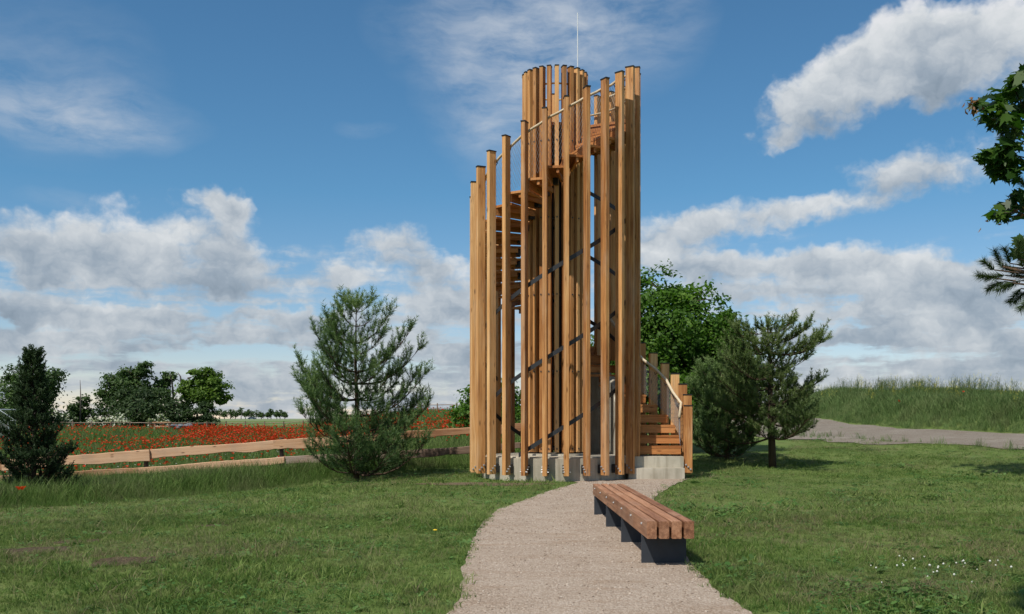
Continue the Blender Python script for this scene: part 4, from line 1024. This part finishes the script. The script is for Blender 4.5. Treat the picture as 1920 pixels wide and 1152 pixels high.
pine('open_pine_tree', B, 3.5, lambda t: 1.26 if t < .45 else 1.18 if t < .62 else .95 if t < .8 else .66, 'open-crowned pine tree with visible trunk on the lawn right of the stairs', 'pine2', 10, 7, .085, .10, .085, 46, .0125, 5,
     trunk_pts=[(0, 0, -.1), (-.03, 0, .85), (-.06, 0, 1.8), (-.02, 0, 2.35), (-.14, 0, 2.9), (-.10, 0, 3.35)], z0=.20, candles=False, gaps=.14, twig_step=.125, extra=lp2, sl=1.3, curl=.12)
B = pg(1362, 25.6)
pine('dense_pine_tree', B, 2.3, lambda t: 1.05*(1-t)**.38*(.8+.4*t)+.1, 'dense shaded pine tree between the stairs and the open-crowned pine', 'pine', 12, 7, .07, .30, .10, 40, .012, 8, z0=.06, candles=False, extra=lumpy(2, .25), twig_step=.15)
# dark fir on the left edge
B = pg(62, 19.2)
pine('fir_tree', B, 3.0, lambda t: .66*(1-t)**1.0*(1+.24*math.sin(t*31))+.03, 'very dark dense fir tree at the left edge in front of the fence', 'fir', 20, 8, .05, .02, .045, 44, .015, 3, z0=.05, candles=False, twig_step=.10, shoot=.12, bark='bark', extra=lumpy(6, .22))

# ---- maple at the right edge, its twigs hanging into the picture
maple = empty('maple_tree', (9.6, 11.5, gz(9.6, 11.5))); tag(maple, 'maple tree just outside the right edge with lobed leaves hanging into view', 'tree')
MO = Vector(maple.location); LF = [(0, 0), (.18, .06), (.46, .04), (.36, .16), (.56, .36), (.36, .34), (.30, .46), (.16, .42), (0, .80)]
outline = [(x, y) for x, y in LF]+[(-x, y) for x, y in LF[::-1][1:-1]]; outline = np.array(outline); outline[:, 1] -= .1
def lobed(C, size, T_, name, m, parent, droop=.5):
    n = len(C); nr = nrm(np.array([-.25, -.45, .75])+rng.normal(0, .5, (n, 3))); u = nrm(np.cross(nr, rng.normal(size=(n, 3)))); v = np.cross(nr, u); s = (size*rng.uniform(.65, 1.2, n))[:, None, None]
    q = outline[None, :, :]; V = C[:, None]+s*(u[:, None]*q[..., :1]+v[:, None]*q[..., 1:]-nr[:, None]*(np.abs(q[..., :1])**1.5*.5+q[..., 1:]**2*.25))
    return bulk(name, V, V.shape[1], m, T_, parent)
mb = MB(); mb.tube([(0, 0, -.2), (-.1, -.1, 2.5), (-.3, .1, 4.6), (-.3, .3, 6.2)], [.16, .13, .08, .03], 9)
C_, T_, SD_ = [], [], []
DM = 9.2
limbs = [((1960, 300), [(1900,165,24),(1885,190,26),(1862,200,18),(1840,196,10),(1900,215,28),(1880,225,20),(1912,185,24),(1895,240,16),(1915,140,14)]),
         ((1960, 330), [(1900,290,26),(1868,280,20),(1880,305,24),(1850,290,14),(1905,315,18),(1860,300,14),(1878,326,8)]),
         ((1970, 420), [(1905,385,18),(1885,392,14),(1868,400,10),(1912,372,12),(1880,408,8)]), ((1980, 480), [(1916,455,8),(1915,478,10)])]
for (sp, cl) in limbs:
    s0 = Vector(px(sp[0], sp[1], DM+.4))-MO; st1 = Vector((-.15, 0, 3.0)) if sp[1] > 350 else Vector((-.2, 0, 4.2)); mb.tube([tuple(st1), tuple(st1.lerp(s0, .5)+Vector((0, 0, .3))), tuple(s0)], [.06, .04, .025], 6)
    for (p, rw, rr) in cl:
        c = Vector(px(p, rw, DM+random.uniform(-.3, .3)))-MO; mb.tube([tuple(s0), tuple(s0.lerp(c, .6)+Vector((0, 0, .05))), tuple(c)], [.012, .008, .004], 4, False)
        n = int(5+rr*.7); q = np.array(c)+rng.normal(size=(n, 3))*rr*DM/F*np.array([.55, .8, .5]); C_.append(q); T_.append(np.clip(rng.normal(.5, .25, n), 0, 1))
for (p, rw) in [(1822, 205), (1832, 212), (1826, 196), (1860, 232), (1848, 306), (1858, 312), (1905, 330), (1862, 408), (1872, 404), (1912, 395)]:
    c = np.array(Vector(px(p, rw, DM))-MO); SD_.append(c+rng.normal(size=(9, 3))*.035)
mb.build('trunk', M['bark'], maple, True)
lobed(np.concatenate(C_), .155, np.concatenate(T_), 'leaves', M['maple'], maple)
bulk('seed_keys', leaves(np.concatenate(SD_), np.tile([[0, 0, -1.0]], (90, 1)), .06, .4), 4, M['seed'], rng.random(90), maple)
# pine bough beside it
bough = empty('pine_tree', (7.2, 9.6, gz(7.2, 9.6))); tag(bough, 'pine just outside the right edge with one dark bough reaching into view', 'tree'); BO = Vector(bough.location)
tb = MB(); tb.tube([(0, 0, -.1), (0, 0, 2.2), (.05, 0, 4.4)], [.1, .08, .03], 8); bb = MB(); SP, SD, SL, ST = [], [], [], []
DB = 9.0; e0 = Vector(px(1985, 525, DB))-BO; bb.tube([(0, 0, 1.9), tuple(e0), tuple(Vector(px(1880, 500, DB))-BO)], [.05, .025, .01], 6)
for (p, rw, dx, dz) in [(1850,500,-.8,.5),(1845,515,-1,.1),(1862,492,-.3,.9),(1870,510,-.9,-.1),(1880,488,-.2,.9),(1890,505,-.7,.3),(1885,525,-.8,-.4),(1900,520,-.7,-.3),(1905,495,-.2,.8),(1910,540,-.6,-.6),(1915,515,-.8,.2),(1900,535,-.5,-.7),(1918,548,-.4,-.7),(1895,480,0,1),(1868,522,-.8,-.4),(1908,475,-.1,.9),(1900,258,-.4,.6),(1890,262,-.6,.3),(1915,345,-.6,.4)]:
    q = Vector(px(p+14, rw+6, DB+random.uniform(-.2, .2)))-BO; SP.append(tuple(q)); SD.append((dx, random.uniform(-.3, .3), dz)); SL.append(.15); ST.append(random.uniform(.0, .3))
    bb.tube([tuple(Vector(px(min(1985, p+60), rw+12, DB))-BO), tuple(q)], [.008, .005], 4, False)
SP, SD, SL, ST = map(np.array, (SP, SD, SL, ST)); V = needles(SP, nrm(SD), SL, 260, .080, .0042)
tb.build('trunk', M['pinebark'], bough, True); bb.build('branches', M['pinebark'], bough, True); bulk('crown', V, 3, M['pine2'], np.clip(np.repeat(ST, 260)+rng.normal(0, .1, len(V)), 0, 1), bough)

# ------------------------------------------------------------------ small things far off
gh = empty('greenhouse', pg(4, 48)); tag(gh, 'small gabled glasshouse with pale frame behind the fence at far left', 'greenhouse')
fm = MB()
for x in (-.95, -.3, .3, .62): fm.tube([(x, 0, 0), (x, 0, 1.15)], .03, 4)
for y in (0, 1.8):
    fm.tube([(-.98, y, 1.15), (-.17, y, 1.68), (.64, y, 1.15), (-.98, y, 1.15)], .03, 4)
fm.tube([(-.17, 0, 1.68), (-.17, 1.8, 1.68)], .03, 4); fm.tube([(-.98, 0, 1.15), (-.98, 1.8, 1.15)], .03, 4); fm.tube([(.64, 0, 1.15), (.64, 1.8, 1.15)], .03, 4)
fm.build('frame', plain('pale_frame', (.45, .50, .50), .5), gh)
gm, g_, b_ = mat('pane_glass'); setb(g_, b_, (.35, .42, .42), .08, spec=.5); b_.inputs['Transmission Weight'].default_value = .8
for x0, x1 in ((-.92, -.33), (-.27, .27), (.33, .59)):
    m = MB(); m.box(x0, x1, .005, .013, .03, 1.10); m.build('pane', gm, gh)
m = MB(); m.add([(-.98, 0, 1.18), (-.17, 0, 1.71), (-.17, 1.8, 1.71), (-.98, 1.8, 1.18), (-.98, 0, 1.19), (-.17, 0, 1.72), (-.17, 1.8, 1.72), (-.98, 1.8, 1.19)], [(0, 3, 2, 1), (4, 5, 6, 7), (0, 1, 5, 4), (1, 2, 6, 5), (2, 3, 7, 6), (3, 0, 4, 7)]); m.build('roof_pane', gm, gh)
pb_ = empty('plank_bench', pg(304, 60)); tag(pb_, 'small pale plank bench at the far edge of the poppy meadow', 'bench')
m = MB(); m.box(-.55, .55, -.15, .15, .62, .68); m.build('seat', M['slab'], pb_)
m = MB(); m.box(-.4, .4, -.14, -.10, .36, .44); m.build('stretcher', M['slab'], pb_)
for x in (-.42, .42): m = MB(); m.box(x-.05, x+.05, -.12, .12, -.05, .62); m.build('leg', M['slab_old'], pb_)
stp = empty('stone_heap', pg(342, 57)); tag(stp, 'low heap of grey stones at the far side of the poppies', 'stones')
stm = plain('grey_stone', (.13, .14, .15), .9)
for i in range(12):
    m = MB(); r0 = random.uniform(.12, .22); m.tube([(0, 0, -r0*.6), (0, 0, 0), (0, 0, r0*.6)], [r0*.6, r0, r0*.5], 7); m.v = [(x*random.uniform(.8, 1.2), y*random.uniform(.8, 1.2), z) for x, y, z in m.v]
    m.build('stone', stm, stp, loc=(random.uniform(-.5, .5), random.uniform(-.3, .3), .42+random.uniform(-.1, .12)))
car = empty('parked_car', pg(472, 560)); tag(car, 'tiny blue car parked at the edge of the distant field', 'car')
cm = plain('car_paint', (.05, .08, .14), .3); m = MB(); sil = [(-2.1, .3), (-2.15, .75), (-1.3, .95), (1.95, .9), (2.1, .6), (2.1, .3)]
def extr(m, sil, y0, y1): n = len(sil); m.add([(x, y0, z) for x, z in sil]+[(x, y1, z) for x, z in sil], [tuple(range(n))[::-1], tuple(range(n, 2*n))]+[(i, (i+1) % n, n+(i+1) % n, n+i) for i in range(n)])
extr(m, sil, -.85, .85); m.build('body', cm, car); m = MB(); extr(m, [(-1.2, .95), (-.6, 1.45), (.9, 1.48), (1.6, .92)], -.75, .75); m.build('cabin', M['steel'], car)
for x in (-1.3, 1.3):
    for y in (-.85, .7): m = MB(); m.tube([(x, y, .32), (x, y+.18, .32)], .32, 12); m.build('wheel', M['cap'], car)

# two tall trees out of the frame whose crowns shade the lawn's right edge and the near right corner
leafy('tall_ash_tree', (11.2, 15.6, gz(11.2, 15.6)), 7.2, [(-3.4, 1.2, 9.9, 1.5, 1.4, .9), (-2.2, .6, 10.3, 1.4, 1.3, 1.0), (-.8, .2, 10.4, 1.5, 1.5, 1.2), (.8, .4, 9.8, 1.5, 1.5, 1.2)], 110, 22, .4, 'oak', 'tall overhanging tree outside the right edge that shades the lawn before the road', trunk_r=.2, lean=(-.6, .2))
leafy('tall_ash_tree', (1.4, -1.4, 0), 5.0, [(-.3, 3.4, 7.4, .9, .8, .7), (.5, 3.2, 7.2, 1.1, 1.0, .8), (1.4, 2.7, 7.6, 1.2, 1.1, .9)], 110, 30, .34, 'oak', 'tall tree behind the viewer that shades the lower right corner', trunk_r=.18)
